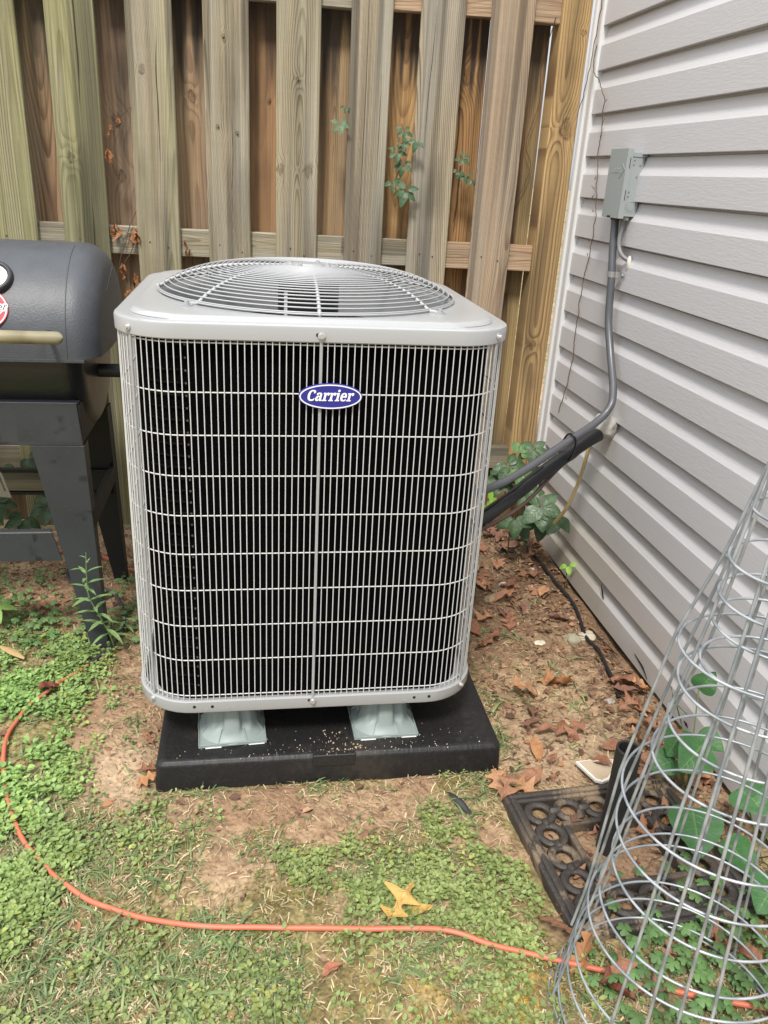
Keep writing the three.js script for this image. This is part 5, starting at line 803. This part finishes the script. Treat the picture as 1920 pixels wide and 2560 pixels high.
{ // grass and straw
  const blade = (L, w, c, sd) => { const g = RNG(sd); const kx = (g() - .5) * .4; return grid(5, 2, (i, j) => { const t = i / 5, hw = w * (1 - Math.pow(t, 1.8)) * (j - 1) + 0; return [hw + kx * L * t * t, L * (t - c * t * t * .5), L * c * t * t * .9 + Math.abs(j - 1) * w * .25]; }); };
  const G = [[], [], []], S = [[], []];
  let tries = 0; while (G[0].length + G[1].length + G[2].length < 20000 && tries++ < 300000) {
    const cx = rr(-1.2, .95), cz = rr(-2.3, -.62); if (rnd() > grassD(cx, cz) || !inView(cx, cz) && rnd() > .2) continue;
    const n = 2 + Math.floor(rnd() * 7), h0 = rnd();
    for (let k = 0; k < n; k++) { const x = cx + rr(-.014, .014), z = cz + rr(-.014, .014); if (bad(x, z) || onMat(x, z)) continue; const b = rr(.7, 1.25); const c = mix3([.10, .17, .062], [.22, .28, .10], h0); G[Math.floor(rnd() * 3)].push([x, gh(x, z) - .002, z, rr(.35, 1.45), rr(0, 6.28), rr(-.3, .3), rr(.45, 1.15) * (rnd() < .06 ? 1.5 : 1), [c[0] * b, c[1] * b, c[2] * b]]); }
  }
  const gm = phys([1, 1, 1], .5, { transmission: .08, thickness: 0 });
  G.forEach((l, i) => scatter(numbered('lawn_grass'), 'thin green grass blades in the patchy lawn', blade([.040, .050, .062][i], [.0012, .0016, .0022][i], [.5, .8, 1.0][i], 331 + i), gm, l, { category: 'grass' }));
  tries = 0; while (S[0].length + S[1].length < 34000 && tries++ < 300000) {
    const x = rr(-1.2, 1.06), z = rr(-2.6, -.62); const s = soil(x, z); if (bad(x, z) || onMat(x, z) && rnd() > .08 || rnd() > (grassD(x, z) * .9 + .22 - .17 * s * (x > .57 ? 1 : .8) - .4 * blob(x, z, -.66, -1.62, .25, .45)) || !inView(x, z) && rnd() > .2) continue;
    const b = rr(.6, 1.15); const c = rnd() < .35 ? [.26, .17, .085] : [.56, .46, .27]; S[Math.floor(rnd() * 2)].push([x, gh(x, z) + rr(.001, .008), z, rr(1.35, 1.75), rr(0, 6.28), rr(-.3, .3), rr(.4, 1.2), [c[0] * b, c[1] * b, c[2] * b]]);
  }
  const sm = std([1, 1, 1], .75);
  S.forEach((l, i) => scatter(numbered('dry_straw'), 'dry tan grass clippings lying between the green blades', blade([.035, .050][i], [.0009, .0014][i], [.4, .9][i], 341 + i), sm, l, { category: 'dry grass' }));
  // moss tufts
  const Mo = []; tries = 0; while (Mo.length < 17000 && tries++ < 200000) { const x = rr(-1.1, .6), z = rr(-2.6, -.7); const y = mossY(x, z), w = .5 * sst(.42, .6, fbm(x * 9, z * 9, 351, 3)) * (1 - soil(x, z)) + .5 * blob(x, z, -.47, -1.9, .07, .12) + .4 * blob(x, z, -.6, -2.6, .25, .1); if (bad(x, z) || onMat(x, z) || rnd() > Math.max(y, w) || !inView(x, z)) continue; const b = rr(.7, 1.25), c = y > w ? [.46, .33, .075] : mix3([.16, .15, .035], [.26, .22, .045], rnd()); Mo.push([x, gh(x, z) - .001, z, rr(-.6, .6), rr(0, 6.28), rr(-.6, .6), rr(.6, 1.3), [c[0] * b, c[1] * b, c[2] * b]]); }
  const tuft = mergeGeometries([0, 1, 2, 3, 4].map(k => clean(blade(.008, .0008, .7, 361 + k).applyMatrix4(new THREE.Matrix4().makeRotationFromEuler(new THREE.Euler(.5, k * 1.26, 0))))));
  scatter('moss', 'yellowish green moss between the grass', tuft, sm, Mo, { category: 'moss' });
}
{ // soil crumbs, pebbles, leaf litter, twigs
  const ico = (sd) => { const g = new THREE.IcosahedronGeometry(1, 1), r = RNG(sd), p = g.attributes.position, mp = {}; for (let i = 0; i < p.count; i++) { const k = [p.getX(i), p.getY(i), p.getZ(i)].map(v => v.toFixed(3)).join(); mp[k] ??= .65 + r() * .6; p.setXYZ(i, p.getX(i) * mp[k], p.getY(i) * mp[k] * .75, p.getZ(i) * mp[k]); } g.computeVertexNormals(); return g; };
  const P = [[], []]; let tries = 0;
  while (P[0].length + P[1].length < 7500 && tries++ < 300000) { const x = rr(-.9, 1.09), z = rr(-2.85, -.7); const s = soil(x, z); if (bad(x, z) || rnd() > s * (.4 + .9 * fbm(x * 12, z * 12, 371, 2)) || !inView(x, z) || s < .3) continue; const left = x < -.15, right = x > .57; const b = rr(.55, 1.3), c = rnd() < .012 ? [.5, .44, .38] : left ? [.36, .225, .14] : right ? (z < -1.9 ? [.19, .115, .065] : [.33, .22, .125]) : [.32, .20, .12]; P[Math.floor(rnd() * 2)].push([x, gh(x, z) + .0005, z, rr(0, 6), rr(0, 6), rr(0, 6), (rnd() < .04 ? rr(.003, .0065) : rr(.0008, .0028)) * (left ? 1.2 : 1), [c[0] * b, c[1] * b, c[2] * b]]); }
  const pm = std([1, 1, 1], .95); P.forEach((l, i) => scatter(numbered('soil_crumbs'), 'loose crumbs and pebbles on the bare soil', ico(381 + i), pm, l, { category: 'soil' }));
  const chip = (sd, L) => leaf(L, plain(.3), { N: 5, fold: .5, bend: .3, wave: .15, seed: sd });
  const Ls = [[], [], []]; tries = 0;
  while (Ls[0].length + Ls[1].length + Ls[2].length < 2600 && tries++ < 200000) { const x = rr(-.9, 1.095), z = rr(-2.84, -.75); const s = soil(x, z); let w = s * (x > .57 ? .5 + .8 * sst(.85, 1.05, x) + .9 * sst(-2.0, -2.4, z) : x < -.25 && z < -2 ? .35 : .06); w += .02; if (onPad(x, z) || onLeg(x, z) || onMat(x, z) && rnd() > .5 || rnd() > w || !inView(x, z)) continue; const b = rr(.55, 1.25), c = [[.30, .15, .075], [.22, .115, .07], [.37, .24, .14], [.16, .085, .055]][Math.floor(rnd() * 4)]; Ls[Math.floor(rnd() * 3)].push([x, gh(x, z) + rr(.002, .007), z, rr(-.5, .5), rr(0, 6.28), rr(-.6, .6), rr(.5, 1.3), [c[0] * b, c[1] * b, c[2] * b]]); }
  Ls.forEach((l, i) => scatter(numbered('leaf_litter'), 'broken bits of brown leaf on the soil', chip(391 + i, [.011, .017, .024][i]), sm2, l, { category: 'leaf litter' }));
  const T = []; tries = 0; while (T.length < 700 && tries++ < 100000) { const x = rr(.5, 1.09), z = rr(-2.84, -.8); if (bad(x, z) || rnd() > soil(x, z) * (.25 + .8 * sst(.8, 1.05, x) + .5 * sst(-2, -2.4, z)) || !inView(x, z)) continue; const b = rr(.6, 1.3); T.push([x, gh(x, z) + rr(.003, .008), z, rr(-.15, .15), rr(0, 6.28), rr(-.1, .1), rr(.4, 1.5), [.17 * b, .10 * b, .06 * b]]); }
  scatter('twigs', 'thin brown twigs and pine needles on the soil by the siding', tube([[-.025, 0, 0], [-.008, .002, .004], [.01, .001, -.002], [.028, 0, .003]], .0007, 5), sm2, T, { category: 'twigs' });
  const D = []; for (let i = 0; i < 170; i++) { const x = .175 + (rnd() + rnd() - 1) * .38, z = -1.46 - Math.abs(rnd() + rnd() - 1) * .12; const c = [[.55, .45, .32], [.30, .2, .12], [.6, .58, .52]][Math.floor(rnd() * 3)]; D.push([x, .0702, z, rr(0, 6), rr(0, 6), rr(0, 6), rr(.0005, .0016), c]); }
  for (let i = 0; i < 26; i++) D.push([rr(.15, .24), .0705, rr(-1.54, -1.47), rr(0, 6), rr(0, 6), rr(0, 6), rr(.0012, .003), [.50, .37, .26]]);
  scatter('soil_crumbs', 'crumbs of soil and grit on top of the black pad', ico(399), pm, D, { category: 'soil' });
}
{ // wood sorrel: three heart shaped leaflets on thin stalks
  const g0 = []; for (let k = 0; k < 3; k++) { const a = k * 2.094, q = grid(4, 4, (i, j) => { const t = i / 4, s = (j - 2) / 2, w = [.05, .38, .62, .66, .42][i] * s * .012; return [w, .0005 - Math.abs(s) * .0022 * t, .0125 * (t - (i === 4 ? .16 * (1 - Math.abs(s)) - .02 : 0))]; }); q.applyMatrix4(M4([0, .030, 0], [Math.cos(a), -.18, Math.sin(a)], [0, 1, 0])); g0.push(clean(q)); }
  g0.push(clean(tube([[.004, -.005, .003], [.002, .015, 0], [0, .030, 0]], .0006, 4)));
  const g = mergeGeometries(g0), A = [], B = []; let tries = 0;
  while (A.length < 240 && tries++ < 60000) { const x = rr(-.95, -.32), z = rr(-2.78, -2.02); const w = .9 * blob(x, z, -.63, -2.17, .13, .10) + .6 * blob(x, z, -.78, -2.38, .12, .15) + .4 * blob(x, z, -.42, -2.35, .06, .15) + .3 * blob(x, z, -.5, -2.1, .1, .1); if (bad(x, z) || rnd() > w) continue; const b = rr(.75, 1.3); A.push([x, gh(x, z) + rr(-.014, .004), z, rr(-.35, .35), rr(0, 6.28), rr(-.35, .35), rr(.6, 1.05), [.12 * b, .23 * b, .075 * b]]); }
  while (B.length < 230 && tries++ < 120000) { const x = rr(.58, 1.06), z = rr(-1.16, -.72); const w = .9 * blob(x, z, .80, -.95, .14, .09) + .7 * blob(x, z, .76, -.84, .16, .08) + .5 * blob(x, z, .95, -1.0, .1, .12) + .3 * blob(x, z, .62, -.88, .08, .1); if (bad(x, z) || rnd() > w) continue; const b = rr(.7, 1.25); B.push([x, gh(x, z) + rr(-.012, .008), z, rr(-.35, .35), rr(0, 6.28), rr(-.35, .35), rr(.7, 1.2), [.105 * b, .205 * b, .062 * b]]); }
  scatter('wood_sorrel', 'three leaved wood sorrel growing in front of and under the grill', g, leafV, A); scatter(numbered('wood_sorrel') && 'wood_sorrel_001', 'three leaved wood sorrel growing inside the tomato cages', g, leafV, B);
}
renderer.render(scene, camera);
